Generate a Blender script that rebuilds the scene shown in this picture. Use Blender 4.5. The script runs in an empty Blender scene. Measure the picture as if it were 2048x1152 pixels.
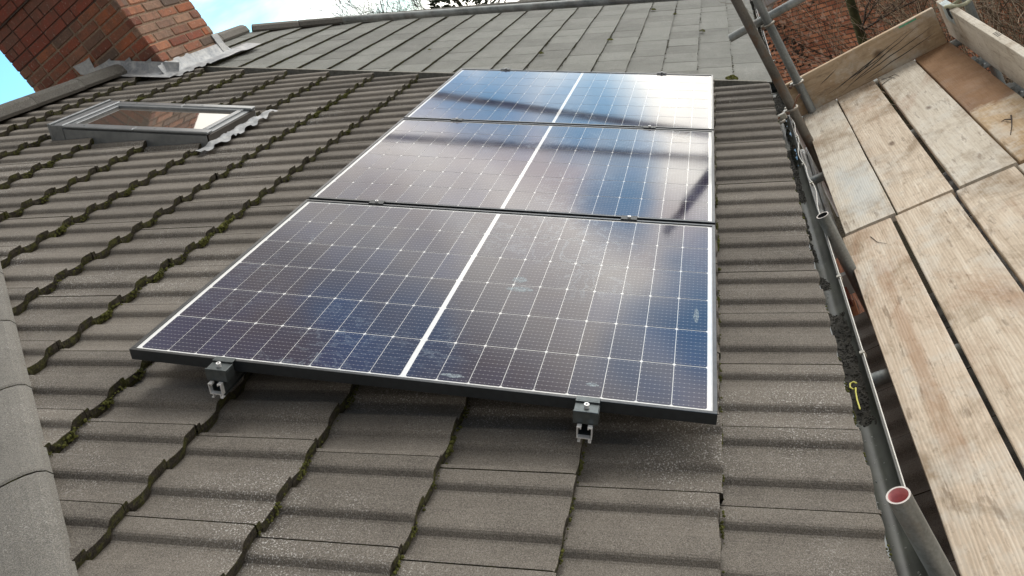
import bpy, bmesh, math, random
from mathutils import Matrix, Vector, noise
rng = random.Random(7)
sc = bpy.context.scene
C = sc.collection
# ------------------------------------------------------------------ camera
TH = 0.557541028
cT, sT = math.cos(TH), math.sin(TH)
RM = Matrix(((cT,0,sT,0),(0,1,0,0),(-sT,0,cT,0),(0,0,0,1)))     # roof frame (u down the slope, v along the eaves, w out of the roof)
CAMPOS = Vector((1.88235251, -1.57386183, 0.20906751))
AR = Matrix(((0.81438034,0.21666010,-0.53837075),(-0.39654662,-0.46958271,-0.78882372),(-0.42371622,0.85589163,-0.29650310)))           # world -> image axes (x right, y down, z ahead)
cam = bpy.data.objects.new('camera', bpy.data.cameras.new('camera'))
C.objects.link(cam)
r0, r1, r2 = AR[0], AR[1], AR[2]
cm = Matrix(((r0[0],-r1[0],-r2[0]),(r0[1],-r1[1],-r2[1]),(r0[2],-r1[2],-r2[2])))
cam.matrix_world = Matrix.Translation(CAMPOS) @ cm.to_4x4()
cam.data.sensor_width = 36; cam.data.lens = 36*1566.67/2048
cam.data.clip_start = 0.05; cam.data.clip_end = 2000
sc.camera = cam
# ------------------------------------------------------------------ world
SUN_EL, SUN_AZ = math.radians(52), math.radians(40)      # azimuth from +Y towards +X
sc.view_settings.view_transform = 'Standard'; sc.view_settings.look = 'None'
sc.view_settings.exposure = 0.14; sc.view_settings.gamma = 1
W = bpy.data.worlds.new('World'); sc.world = W; W.use_nodes = True
def world():
    nt = W.node_tree; N = nt.nodes; L = nt.links
    for n in list(N): N.remove(n)
    def nd(t, **k):
        n = N.new(t)
        for a, b in k.items(): setattr(n, a, b)
        return n
    def mth(op, a, b=None, c=None):
        n = nd('ShaderNodeMath', operation=op)
        for i, v in enumerate((a, b, c)):
            if v is None: continue
            if isinstance(v, (int, float)): n.inputs[i].default_value = v
            else: L.new(v, n.inputs[i])
        return n.outputs[0]
    tc = nd('ShaderNodeTexCoord'); D = tc.outputs['Generated']
    sky = nd('ShaderNodeTexSky', sky_type='NISHITA'); sky.sun_disc = False
    sky.sun_elevation = SUN_EL; sky.sun_rotation = SUN_AZ
    sky.air_density = 1.0; sky.dust_density = 0.3; sky.ozone_density = 2.0
    def spot(d, lo, hi):
        d = Vector(d).normalized()
        n = nd('ShaderNodeVectorMath', operation='DOT_PRODUCT'); L.new(D, n.inputs[0]); n.inputs[1].default_value = d
        m = nd('ShaderNodeMapRange', interpolation_type='SMOOTHSTEP'); L.new(n.outputs['Value'], m.inputs[0])
        m.inputs[1].default_value = math.cos(math.radians(hi)); m.inputs[2].default_value = math.cos(math.radians(lo))
        return m.outputs[0]
    def noi(scale, detail, off, rough=0.55, dist=0.0, sz=2.2):
        mp = nd('ShaderNodeMapping'); L.new(D, mp.inputs[0]); mp.inputs['Location'].default_value = off
        mp.inputs['Scale'].default_value = (1, 1, sz)
        t = nd('ShaderNodeTexNoise'); L.new(mp.outputs[0], t.inputs[0])
        t.inputs['Scale'].default_value = scale; t.inputs['Detail'].default_value = detail
        t.inputs['Roughness'].default_value = rough; t.inputs['Distortion'].default_value = dist
        return t.outputs[0]
    n1 = noi(3.2, 7, (3.1, 0.4, 1.7), dist=0.4)
    blue = mth('MULTIPLY', n1, 0)
    for d, lo, hi, k in BLUE:
        blue = mth('MAXIMUM', blue, mth('MULTIPLY', spot(d, lo, hi), k))
    m = mth('ADD', blue, mth('MULTIPLY', mth('SUBTRACT', n1, 0.5), 1.6))
    mr = nd('ShaderNodeMapRange', interpolation_type='SMOOTHSTEP'); L.new(m, mr.inputs[0])
    mr.inputs[1].default_value = 0.22; mr.inputs[2].default_value = 0.95
    bluef = mr.outputs[0]
    n2 = noi(2.3, 5, (7.3, 2.2, 0.3))
    cr = nd('ShaderNodeValToRGB'); L.new(n2, cr.inputs[0])
    e = cr.color_ramp.elements
    e[0].position = 0.36; e[0].color = (0.60, 0.54, 0.53, 1); e[1].position = 0.60; e[1].color = (1.22, 1.17, 1.05, 1)
    glow = mth('ADD', mth('MULTIPLY', spot(GLOW, 3, 38), GLOWK), 1.0)
    # clouds overhead and behind are thicker and greyer
    sx = nd('ShaderNodeSeparateXYZ'); L.new(D, sx.inputs[0])
    up = nd('ShaderNodeValToRGB'); L.new(sx.outputs[2], up.inputs[0])
    e = up.color_ramp.elements; e.new(.3); e.new(.6); e.new(.8)
    for q, (p_, v_) in zip(e, ((.20, 2.4), (.42, 2.6), (.50, 1.7), (.60, .62), (1.0, .95))): q.position = p_; q.color = (v_*.3, v_*.3, v_*.3, 1)
    upv = mth('DIVIDE', up.outputs[0], .3)
    bk = nd('ShaderNodeMapRange'); L.new(sx.outputs[1], bk.inputs[0])
    bk.inputs[1].default_value = -0.6; bk.inputs[2].default_value = 0.5; bk.inputs[3].default_value = 0.22; bk.inputs[4].default_value = 1.0
    k = mth('MULTIPLY', mth('MULTIPLY', glow, upv), bk.outputs[0])
    vm = nd('ShaderNodeVectorMath', operation='SCALE'); L.new(cr.outputs[0], vm.inputs[0]); L.new(k, vm.inputs['Scale'])
    sk = nd('ShaderNodeVectorMath', operation='MULTIPLY'); L.new(sky.outputs[0], sk.inputs[0]); sk.inputs[1].default_value = SKYK
    mx = nd('ShaderNodeMix', data_type='RGBA'); L.new(bluef, mx.inputs[0]); L.new(vm.outputs[0], mx.inputs[6]); L.new(sk.outputs[0], mx.inputs[7])
    bg = nd('ShaderNodeBackground'); L.new(mx.outputs[2], bg.inputs[0]); bg.inputs[1].default_value = 1.0
    out = nd('ShaderNodeOutputWorld'); L.new(bg.outputs[0], out.inputs[0])
# blue gaps between the clouds: direction, full radius, outer radius (degrees), amount
BLUE = [((-.134,.925,.356),0,7,.34), ((-.08,.94,.33),0,7,.5), ((-.03,.95,.30),0,7,.75), ((.03,.955,.295),0,6,.9), ((.07,.953,.295),0,5,.8), ((.112,.944,.313),0,4.5,.7), ((.128,.922,.36),0,4.5,.75), ((.15,.915,.375),0,4,.6),
        ((-.518,.842,.150),1,6,.85), ((-.50,.855,.165),1,6,.8), ((-.47,.87,.14),1,5,.8), ((-.43,.89,.11),1,5,.7), ((-.38,.92,.09),1,5,.6), ((-.676,.701,.228),.5,4.6,1.1), ((.27,.885,.37),0,6,.6), ((.32,.85,.42),0,7,.75), ((.28,.84,.46),0,7,.7), ((-.02,.80,.60),0,10,.42),
        ((-.6,.3,.7), 5, 20, .7), ((.5,-.5,.6), 5, 22, .8)]
GLOW = (.20,.96,.19); GLOWK = 0.35; CLOUDTOP = 0.85; SKYK = (0.165, 0.255, 0.255)
world()
sun = bpy.data.objects.new('sun', bpy.data.lights.new('sun', 'SUN')); C.objects.link(sun)
sun.data.energy = 1.5; sun.data.angle = math.radians(24); sun.data.color = (1.0, 0.97, 0.92)
sd = Vector((math.sin(SUN_AZ)*math.cos(SUN_EL), math.cos(SUN_AZ)*math.cos(SUN_EL), math.sin(SUN_EL)))
sun.rotation_euler = sd.to_track_quat('Z', 'Y').to_euler()
sc.render.engine = 'CYCLES'
# ------------------------------------------------------------------ helpers
class MB:
    def __init__(s): s.v = []; s.f = []; s.m = []; s.r = []; s.sm = []
    def poly(s, pts, m=0, r=0.0, sm=False):
        b = len(s.v); s.v += [tuple(p) for p in pts]; s.f.append(tuple(range(b, b+len(pts)))); s.m.append(m); s.r.append(r); s.sm.append(sm)
    def mesh(s, vs, fs, m=0, r=0.0, sm=False):
        b = len(s.v); s.v += [tuple(p) for p in vs]
        for f in fs: s.f.append(tuple(b+i for i in f)); s.m.append(m); s.r.append(r); s.sm.append(sm)
    def box(s, lo, hi, m=0, r=0.0, T=None, bev=0.0):
        x0,y0,z0 = lo; x1,y1,z1 = hi
        if bev <= 0:
            vs = [(x0,y0,z0),(x1,y0,z0),(x1,y1,z0),(x0,y1,z0),(x0,y0,z1),(x1,y0,z1),(x1,y1,z1),(x0,y1,z1)]
            fs = [(0,3,2,1),(4,5,6,7),(0,1,5,4),(1,2,6,5),(2,3,7,6),(3,0,4,7)]
        else:
            b = min(bev, (x1-x0)*.45, (y1-y0)*.45, (z1-z0)*.45); vs = []; idx = {}
            for i, X in enumerate((x0, x1)):
                for j, Y in enumerate((y0, y1)):
                    for k, Z in enumerate((z0, z1)):
                        sx, sy, sz = (1-2*i), (1-2*j), (1-2*k)
                        for a, d in enumerate(((0,sy*b,sz*b),(sx*b,0,sz*b),(sx*b,sy*b,0))):
                            idx[i,j,k,a] = len(vs); vs.append((X+d[0],Y+d[1],Z+d[2]))
            I = idx; fs = []
            def q(a, b_, c, d): fs.append((a, b_, c, d))
            for i in (0,1):
                l = [I[i,0,0,0],I[i,1,0,0],I[i,1,1,0],I[i,0,1,0]]; fs.append(tuple(l if i else l[::-1]))
                l = [I[0,i,0,1],I[1,i,0,1],I[1,i,1,1],I[0,i,1,1]]; fs.append(tuple(l[::-1] if i else l))
                l = [I[0,0,i,2],I[1,0,i,2],I[1,1,i,2],I[0,1,i,2]]; fs.append(tuple(l if i else l[::-1]))
            for i in (0,1):
                for j in (0,1):
                    a = [I[i,j,0,0],I[i,j,1,0],I[i,j,1,1],I[i,j,0,1]]; fs.append(tuple(a if (i+j)%2 == 0 else a[::-1]))
                    a = [I[i,0,j,0],I[i,0,j,2],I[i,1,j,2],I[i,1,j,0]]; fs.append(tuple(a if (i+j)%2 else a[::-1]))
                    a = [I[0,i,j,1],I[0,i,j,2],I[1,i,j,2],I[1,i,j,1]]; fs.append(tuple(a if (i+j)%2 == 0 else a[::-1]))
                    for k in (0,1):
                        a = [I[i,j,k,0],I[i,j,k,1],I[i,j,k,2]]; fs.append(tuple(a if (i+j+k)%2 == 0 else a[::-1]))
        if T is not None: vs = [T @ Vector(v) for v in vs]
        s.mesh(vs, fs, m, r)
    def tube(s, pts, rad, n=14, m=0, r=0.0, caps=True, hollow=0.0, sm=True):
        pts = [Vector(p) for p in pts]; rads = rad if isinstance(rad, (list, tuple)) else [rad]*len(pts)
        t0 = (pts[1]-pts[0]).normalized(); a = t0.orthogonal().normalized(); vs = []
        for i, p in enumerate(pts):
            t = ((pts[min(i+1,len(pts)-1)]-pts[max(i-1,0)])).normalized()
            a = (a - t*a.dot(t)).normalized(); b = t.cross(a)
            for k in range(n):
                an = 2*math.pi*k/n; vs.append(p+(a*math.cos(an)+b*math.sin(an))*rads[i])
        fs = [(i*n+k, i*n+(k+1)%n, (i+1)*n+(k+1)%n, (i+1)*n+k) for i in range(len(pts)-1) for k in range(n)]
        s.mesh(vs, fs, m, r, sm)
        if hollow > 0:
            for e, (p, q) in enumerate(((pts[0], pts[1]), (pts[-1], pts[-2]))):
                t = (q-p).normalized(); ri = rads[0]-hollow; ring = vs[:n] if e == 0 else vs[-n:]
                inn = [p+(w-p)*(ri/rads[0 if e == 0 else -1]) for w in ring]; dep = [w+t*0.12 for w in inn]
                s.mesh(list(ring)+inn, [(k,(k+1)%n,n+(k+1)%n,n+k) for k in range(n)], m+2, r)
                s.mesh(inn+dep, [(k,(k+1)%n,n+(k+1)%n,n+k) for k in range(n)], m+1, r, True)
                s.poly(dep, m+1, r)
        elif caps:
            s.poly(vs[:n][::-1], m, r); s.poly(vs[-n:], m, r)
    def ext(s, prof, y0, y1, m=0, r=0.0, axis='y', caps=True, sm=False):
        """closed profile (list of 2D) pushed along an axis"""
        def P(a, b, t): return (a, t, b) if axis == 'y' else ((t, a, b) if axis == 'x' else (a, b, t))
        n = len(prof); vs = [P(a,b,y0) for a,b in prof]+[P(a,b,y1) for a,b in prof]
        s.mesh(vs, [(k,(k+1)%n,n+(k+1)%n,n+k) for k in range(n)], m, r, sm)
        if caps: s.poly(vs[:n][::-1], m, r); s.poly(vs[n:], m, r)
WM = {}
def tag(o, label=None, cat=None, group=None, kind=None):
    for k, v in (('label', label), ('category', cat), ('group', group), ('kind', kind)):
        if v: o[k] = v
    return o
def build(name, mb, mats, parent=None, F=None, keep=False, cutter=None):
    """link mb as one object; its coordinates are given in frame F; origin moved to its base centre"""
    F = F or Matrix.Identity(4)
    me = bpy.data.meshes.new(name)
    vs = [Vector(v) for v in mb.v]
    if keep or not vs: c = Vector((0,0,0))
    else:
        c = Vector(((min(v.x for v in vs)+max(v.x for v in vs))/2, (min(v.y for v in vs)+max(v.y for v in vs))/2, min(v.z for v in vs)))
    me.from_pydata([v-c for v in vs], [], mb.f)
    me.polygons.foreach_set('material_index', mb.m); me.polygons.foreach_set('use_smooth', mb.sm)
    at = me.attributes.new('rnd', 'FLOAT', 'FACE'); at.data.foreach_set('value', mb.r)
    for m in (mats if isinstance(mats, (list, tuple)) else [mats]): me.materials.append(m)
    if cutter or any(True for _ in ()): 
        bm = bmesh.new(); bm.from_mesh(me)
        for co, no in cutter:
            bmesh.ops.bisect_plane(bm, geom=bm.verts[:]+bm.edges[:]+bm.faces[:], plane_co=Vector(co)-c, plane_no=no, clear_outer=True)
        bm.to_mesh(me); bm.free()
    me.validate(); me.update()
    o = bpy.data.objects.new(name, me); C.objects.link(o)
    Wm = F @ Matrix.Translation(c); WM[o.name] = Wm
    if parent is not None:
        o.parent = parent; o.matrix_basis = WM[parent.name].inverted() @ Wm
    else: o.matrix_basis = Wm
    return o
def empty(name, M_, label, cat, group=None):
    o = bpy.data.objects.new(name, None); C.objects.link(o); o.empty_display_size = 0.1
    o.matrix_basis = M_; WM[o.name] = M_.copy(); tag(o, label, cat, group); return o
def dup(o, M_, label=None):
    r = o.copy(); C.objects.link(r); r.matrix_basis = M_; WM[r.name] = M_.copy()
    if label: r['label'] = label
    for ch in list(o.children):
        c = ch.copy(); C.objects.link(c); c.parent = r; WM[c.name] = M_ @ WM[o.name].inverted() @ WM[ch.name]
        for g in list(ch.children):
            d = g.copy(); C.objects.link(d); d.parent = c
    return r
def TR(x, y, z): return Matrix.Translation((x, y, z))
# ------------------------------------------------------------------ materials
class Mat:
    def __init__(s, name):
        s.m = bpy.data.materials.new(name); s.m.use_nodes = True; s.nt = s.m.node_tree; s.N = s.nt.nodes; s.L = s.nt.links
        s.p = s.N['Principled BSDF']; s.tc = s.N.new('ShaderNodeTexCoord'); s.co = s.tc.outputs['Object']
    def inp(s, k, v):
        i = s.p.inputs[k]
        if hasattr(v, 'links') or isinstance(v, bpy.types.NodeSocket): s.L.new(v, i)
        else: i.default_value = (*v, 1) if isinstance(v, tuple) and len(v) == 3 else v
        return s
    def map(s, sc=(1,1,1), rot=(0,0,0), loc=(0,0,0), co=None):
        n = s.N.new('ShaderNodeMapping'); s.L.new(co or s.co, n.inputs[0]); n.inputs['Scale'].default_value = sc
        n.inputs['Rotation'].default_value = rot; n.inputs['Location'].default_value = loc; return n.outputs[0]
    def noise(s, scale=5, detail=4, rough=.55, co=None, dist=0, out=0):
        n = s.N.new('ShaderNodeTexNoise'); s.L.new(co or s.co, n.inputs[0]); n.inputs['Scale'].default_value = scale
        n.inputs['Detail'].default_value = detail; n.inputs['Roughness'].default_value = rough; n.inputs['Distortion'].default_value = dist
        return n.outputs[out]
    def vor(s, scale, co=None, feat='F1', out='Distance'):
        n = s.N.new('ShaderNodeTexVoronoi'); n.feature = feat; s.L.new(co or s.co, n.inputs[0]); n.inputs['Scale'].default_value = scale
        return n.outputs[out]
    def ramp(s, fac, stops, interp='LINEAR'):
        n = s.N.new('ShaderNodeValToRGB'); s.L.new(fac, n.inputs[0]); e = n.color_ramp.elements; n.color_ramp.interpolation = interp
        while len(e) < len(stops): e.new(0.5)
        for i, (p, c) in enumerate(stops): e[i].position = p; e[i].color = (*c, 1) if isinstance(c, tuple) else (c, c, c, 1)
        return n.outputs[0]
    def mix(s, f, a, b, mode='MIX'):
        n = s.N.new('ShaderNodeMix'); n.data_type = 'RGBA'; n.blend_type = mode
        for i, v in ((0, f), (6, a), (7, b)):
            if isinstance(v, bpy.types.NodeSocket): s.L.new(v, n.inputs[i])
            else: n.inputs[i].default_value = v if i == 0 else (*v, 1)
        return n.outputs[2]
    def mth(s, op, a, b=None, c=None):
        n = s.N.new('ShaderNodeMath'); n.operation = op
        for i, v in enumerate((a, b, c)):
            if v is None: continue
            if isinstance(v, bpy.types.NodeSocket): s.L.new(v, n.inputs[i])
            else: n.inputs[i].default_value = v
        return n.outputs[0]
    def attr(s, name='rnd'):
        n = s.N.new('ShaderNodeAttribute'); n.attribute_name = name; return n.outputs['Fac']
    def objrnd(s):
        n = s.N.new('ShaderNodeObjectInfo'); return n.outputs['Random']
    def sep(s, co=None):
        n = s.N.new('ShaderNodeSeparateXYZ'); s.L.new(co or s.co, n.inputs[0]); return n.outputs
    def vadd(s, a, b):
        n = s.N.new('ShaderNodeVectorMath'); n.operation = 'ADD'
        for i, v in enumerate((a, b)):
            if isinstance(v, bpy.types.NodeSocket): s.L.new(v, n.inputs[i])
            else: n.inputs[i].default_value = v
        return n.outputs[0]
    def bump(s, h, strength=.5, dist=.002, prev=None):
        n = s.N.new('ShaderNodeBump'); s.L.new(h, n.inputs['Height']); n.inputs['Strength'].default_value = strength; n.inputs['Distance'].default_value = dist
        if prev: s.L.new(prev, n.inputs['Normal'])
        s.L.new(n.outputs[0], s.p.inputs['Normal']); return n.outputs[0]

def m_plain(name, col, rough=.6, metal=0.0, var=.15, scale=20, bump=0.0):
    k = Mat(name); n = k.noise(scale, 5)
    a = tuple(max(0, c*(1-var)) for c in col); b = tuple(min(1, c*(1+var)) for c in col)
    k.inp('Base Color', k.ramp(n, [(.3, a), (.7, b)])).inp('Roughness', rough).inp('Metallic', metal)
    if bump: k.bump(n, bump, .002)
    return k.m
def m_tile(name, lo, hi, speck=.6):
    k = Mat(name)
    r = k.attr(); big = k.noise(1.7, 5); mid = k.noise(9, 6, .65); fine = k.noise(260, 3, .7); grit = k.noise(600, 2)
    f = k.mth('ADD', k.mth('MULTIPLY', mid, .55), k.mth('ADD', k.mth('MULTIPLY', r, .34), k.mth('MULTIPLY', big, .24)))
    base = k.ramp(f, [(.30, lo), (.72, hi)])
    base = k.mix(k.mth('MULTIPLY', k.ramp(fine, [(.42, 0.), (.62, 1.)]), .7), base, k.mix(.5, base, (.42,.39,.34)))
    base = k.mix(k.mth('MULTIPLY', k.ramp(grit, [(.44, 1.), (.52, 0.)]), .6), base, (.035,.030,.026))
    # pale specks gathered in patches, the sparkle of the grit put into the colour
    patch = k.ramp(k.noise(2.1, 3, co=k.map(loc=(3,1,0))), [(.50, 0.), (.68, 1.)])
    sp = k.ramp(k.noise(230, 2, .6), [(.58, 0.), (.64, 1.)])
    base = k.mix(k.mth('MULTIPLY', k.mth('MULTIPLY', sp, k.mth('ADD', k.mth('MULTIPLY', patch, 1.1), .14)), speck), base, (.62,.61,.59))
    k.inp('Base Color', base).inp('Roughness', .88).inp('Specular IOR Level', .35)
    k.bump(k.mth('ADD', k.mth('MULTIPLY', fine, .6), grit), .55, .0022)
    return k.m
M_TILE = m_tile('concrete_tile', (.076,.067,.058), (.190,.171,.148))
M_TILE2 = m_tile('old_flat_tile', (.135,.148,.142), (.26,.28,.265), .5)
M_RIDGE = m_tile('ridge_tile', (.15,.148,.138), (.22,.216,.20), .25)
M_RIDGED = m_tile('dark_ridge_tile', (.045,.045,.043), (.085,.085,.08), .25)
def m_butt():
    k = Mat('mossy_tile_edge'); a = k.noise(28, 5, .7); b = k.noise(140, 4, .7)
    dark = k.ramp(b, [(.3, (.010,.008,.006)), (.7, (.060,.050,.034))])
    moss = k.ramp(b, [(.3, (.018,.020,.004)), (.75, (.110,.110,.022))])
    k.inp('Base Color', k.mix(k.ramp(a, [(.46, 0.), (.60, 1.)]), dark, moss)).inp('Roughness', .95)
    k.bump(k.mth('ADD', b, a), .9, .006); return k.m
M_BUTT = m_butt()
def m_moss():
    k = Mat('moss'); b = k.noise(60, 4, .7); r = k.attr()
    k.inp('Base Color', k.mix(r, k.ramp(b, [(.3, (.02,.022,.006)), (.75, (.10,.105,.02))]), (.14,.145,.03))).inp('Roughness', 1.0); return k.m
M_MOSS = m_moss()
def m_brick(name, stops, pit=.6):
    k = Mat(name); r = k.attr(); n = k.noise(14, 5, .7); f = k.noise(90, 4, .7); v = k.vor(110)
    c = k.ramp(r, stops)
    c = k.mix(k.mth('MULTIPLY', k.ramp(n, [(.42, 0.), (.62, 1.)]), .75), c, k.mix(.6, c, (.10,.075,.055)))
    c = k.mix(k.mth('MULTIPLY', k.ramp(f, [(.56, 0.), (.7, 1.)]), pit), c, (.055,.035,.028))
    c = k.mix(k.mth('MULTIPLY', k.ramp(k.noise(55, 3), [(.60, 0.), (.74, 1.)]), .5), c, (.42,.36,.30))
    k.inp('Base Color', c).inp('Roughness', .9); k.bump(k.mth('ADD', f, k.mth('MULTIPLY', n, 1.4)), .9, .004); return k.m
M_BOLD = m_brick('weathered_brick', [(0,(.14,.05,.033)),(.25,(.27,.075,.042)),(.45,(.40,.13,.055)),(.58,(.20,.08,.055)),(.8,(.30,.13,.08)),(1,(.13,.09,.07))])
M_BPALE = m_brick('lit_weathered_brick', [(0,(.30,.11,.065)),(.3,(.42,.18,.10)),(.55,(.36,.21,.14)),(.75,(.20,.13,.10)),(1,(.48,.22,.13))])
M_BRED = m_brick('smooth_red_brick', [(0,(.20,.050,.032)),(.5,(.27,.064,.038)),(1,(.21,.085,.058))], .25)
M_MORT = m_plain('lime_mortar', (.23,.165,.115), .95, 0, .3, 60, .8)
M_MORTD = m_plain('dark_mortar', (.075,.05,.04), .95, 0, .4, 60, .8)
def m_lead():
    k = Mat('lead_flashing'); n = k.noise(16, 5, .6, dist=.6); f = k.noise(70, 3)
    k.inp('Base Color', k.mix(k.mth('MULTIPLY', k.ramp(f, [(.5,0.),(.7,1.)]), .4), k.ramp(n, [(.3,(.20,.22,.24)),(.5,(.32,.335,.35)),(.68,(.45,.46,.46))]), (.50,.50,.49)))
    k.inp('Roughness', .5).inp('Metallic', .25); k.bump(n, .6, .006); return k.m
M_LEAD = m_lead()
def m_metal(name, a, b, rough=.42, metal=.75, sc=8, rust=0.0, stretch=(1,1,.25)):
    k = Mat(name); n = k.noise(sc, 6, .65, co=k.map(stretch)); f = k.noise(130, 3); g = k.noise(3, 3)
    c = k.ramp(k.mth('ADD', k.mth('MULTIPLY', n, .8), k.mth('MULTIPLY', f, .2)), [(.36, a), (.64, b)])
    if rust: c = k.mix(k.mth('MULTIPLY', k.ramp(k.noise(11, 6, .7), [(.52, 0.), (.64, 1.)]), rust), c, (.16,.095,.055))
    c = k.mix(k.mth('MULTIPLY', k.ramp(g, [(.5, 0.), (.62, 1.)]), .25), c, (.30,.29,.27))
    k.inp('Base Color', c).inp('Metallic', metal).inp('Roughness', k.ramp(n, [(.3, rough-.08), (.7, rough+.15)])); k.bump(f, .25, .0015); return k.m
M_TUBE = m_metal('galvanised_tube', (.15,.165,.165), (.42,.45,.45), .5, .5, 9, rust=.25)
M_TUBED = m_metal('weathered_tube', (.075,.068,.058), (.27,.25,.215), .6, .25, 11, .85, (1,1,.18))
M_PINK = m_plain('pink_paint_inside', (.72,.36,.36), .6, 0, .25, 30)
M_RIM = m_plain('bright_cut_rim', (.62,.58,.55), .5, .2, .15, 60)
M_TIN = m_plain('dark_tube_inside', (.05,.05,.05), .8, .2)
M_FIT = m_metal('coupler_metal', (.28,.27,.24), (.52,.50,.44), .4, .6, 30, .45)
M_RUST = m_metal('rusty_bolt', (.10,.05,.03), (.22,.11,.06), .7, .3, 40)
M_ALU = m_plain('raw_aluminium', (.85,.86,.87), .45, .55, .05, 60)
M_CLAMPD = m_plain('black_mid_clamp', (.035,.04,.042), .45, .4, .2, 60)
M_CLAMP = m_plain('black_anodised_aluminium', (.10,.115,.12), .35, .7, .2, 60)
def m_frame():
    k = Mat('panel_frame'); n = k.noise(50, 3)
    k.inp('Base Color', k.ramp(n, [(.3,(.06,.064,.068)),(.7,(.09,.094,.098))])).inp('Metallic', .8).inp('Roughness', .30)
    k.inp('Specular IOR Level', .9); return k.m
M_FRAME = m_frame(); M_FSIDE = m_plain('shaded_black_frame_side', (.022,.027,.032), .35, .2, .2, 60)
def m_cell(kind):
    k = Mat('solar_'+kind); k.co = k.tc.outputs['Object']
    o = k.objrnd(); off = k.N.new('ShaderNodeCombineXYZ'); k.L.new(k.mth('MULTIPLY', o, 37.), off.inputs[0]); k.L.new(k.mth('MULTIPLY', o, 11.), off.inputs[1])
    co = k.vadd(k.co, off.outputs[0])
    if kind == 'cell':
        x = k.sep()
        # ten thin wires per cell running down the slope, solder pads along them
        ph = k.mth('FRACT', k.mth('DIVIDE', k.mth('SUBTRACT', x[1], 0.01900), 0.18267/10))
        line = k.mth('LESS_THAN', k.mth('ABSOLUTE', k.mth('SUBTRACT', ph, .5)), .038)
        pu = k.mth('FRACT', k.mth('DIVIDE', k.mth('SUBTRACT', x[0], 0.02400), 0.08611/7))
        pad = k.mth('LESS_THAN', k.mth('ABSOLUTE', k.mth('SUBTRACT', pu, .5)), .13)
        pad2 = k.mth('MULTIPLY', pad, k.mth('LESS_THAN', k.mth('ABSOLUTE', k.mth('SUBTRACT', ph, .5)), .07))
        wire = k.mth('MULTIPLY', k.mth('MAXIMUM', k.mth('MULTIPLY', line, .36), pad2), .42)
        tint = k.noise(2.2, 3, co=co)
        r = k.attr()
        base = k.ramp(k.mth('ADD', k.mth('MULTIPLY', tint, .7), k.mth('MULTIPLY', r, .3)), [(.3,(.006,.010,.045)),(.5,(.018,.012,.032)),(.7,(.010,.014,.060))])
        base = k.mix(wire, base, (.50,.50,.54))
    else:
        base = k.ramp(k.noise(30, 2), [(.3,(.74,.76,.77)),(.7,(.84,.85,.85))])
    # dried water marks and hand smears on the glass
    sm = k.noise(5.5, 6, .62, co=co, dist=2.2)
    ring = k.ramp(sm, [(.478, 0.), (.498, 1.), (.506, 1.), (.53, 0.)])
    area = k.ramp(k.noise(1.6, 2, co=k.vadd(co, (5.,5.,0.))), [(.50, 0.), (.66, 1.)])
    dust = k.noise(240, 3, .7, co=co)
    sme = k.mth('MULTIPLY', k.mth('MULTIPLY', ring, area), .22)
    blot = k.mth('MULTIPLY', k.ramp(k.noise(7., 5, .7, co=k.vadd(co, (2.,9.,0.)), dist=1.), [(.73, 0.), (.77, 1.)]), .35)
    film = k.mth('ADD', k.mth('MULTIPLY', k.ramp(dust, [(.55, 0.), (.8, 1.)]), .03), .004)
    tot = k.mth('MINIMUM', k.mth('ADD', k.mth('ADD', sme, blot), film), .9)
    base = k.mix(tot, base, (.42,.52,.60))
    k.inp('Base Color', base).inp('Roughness', .6).inp('Specular IOR Level', 0.0)
    k.inp('Coat Weight', 1.0).inp('Coat IOR', 1.56)
    k.inp('Coat Roughness', k.mth('ADD', k.mth('MULTIPLY', k.ramp(k.noise(3., 4, co=co), [(.3, 0.), (.7, 1.)]), .05), COATR))
    return k.m
COATR = .055
M_CELL = m_cell('cell'); M_BACK = m_cell('backsheet')
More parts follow.
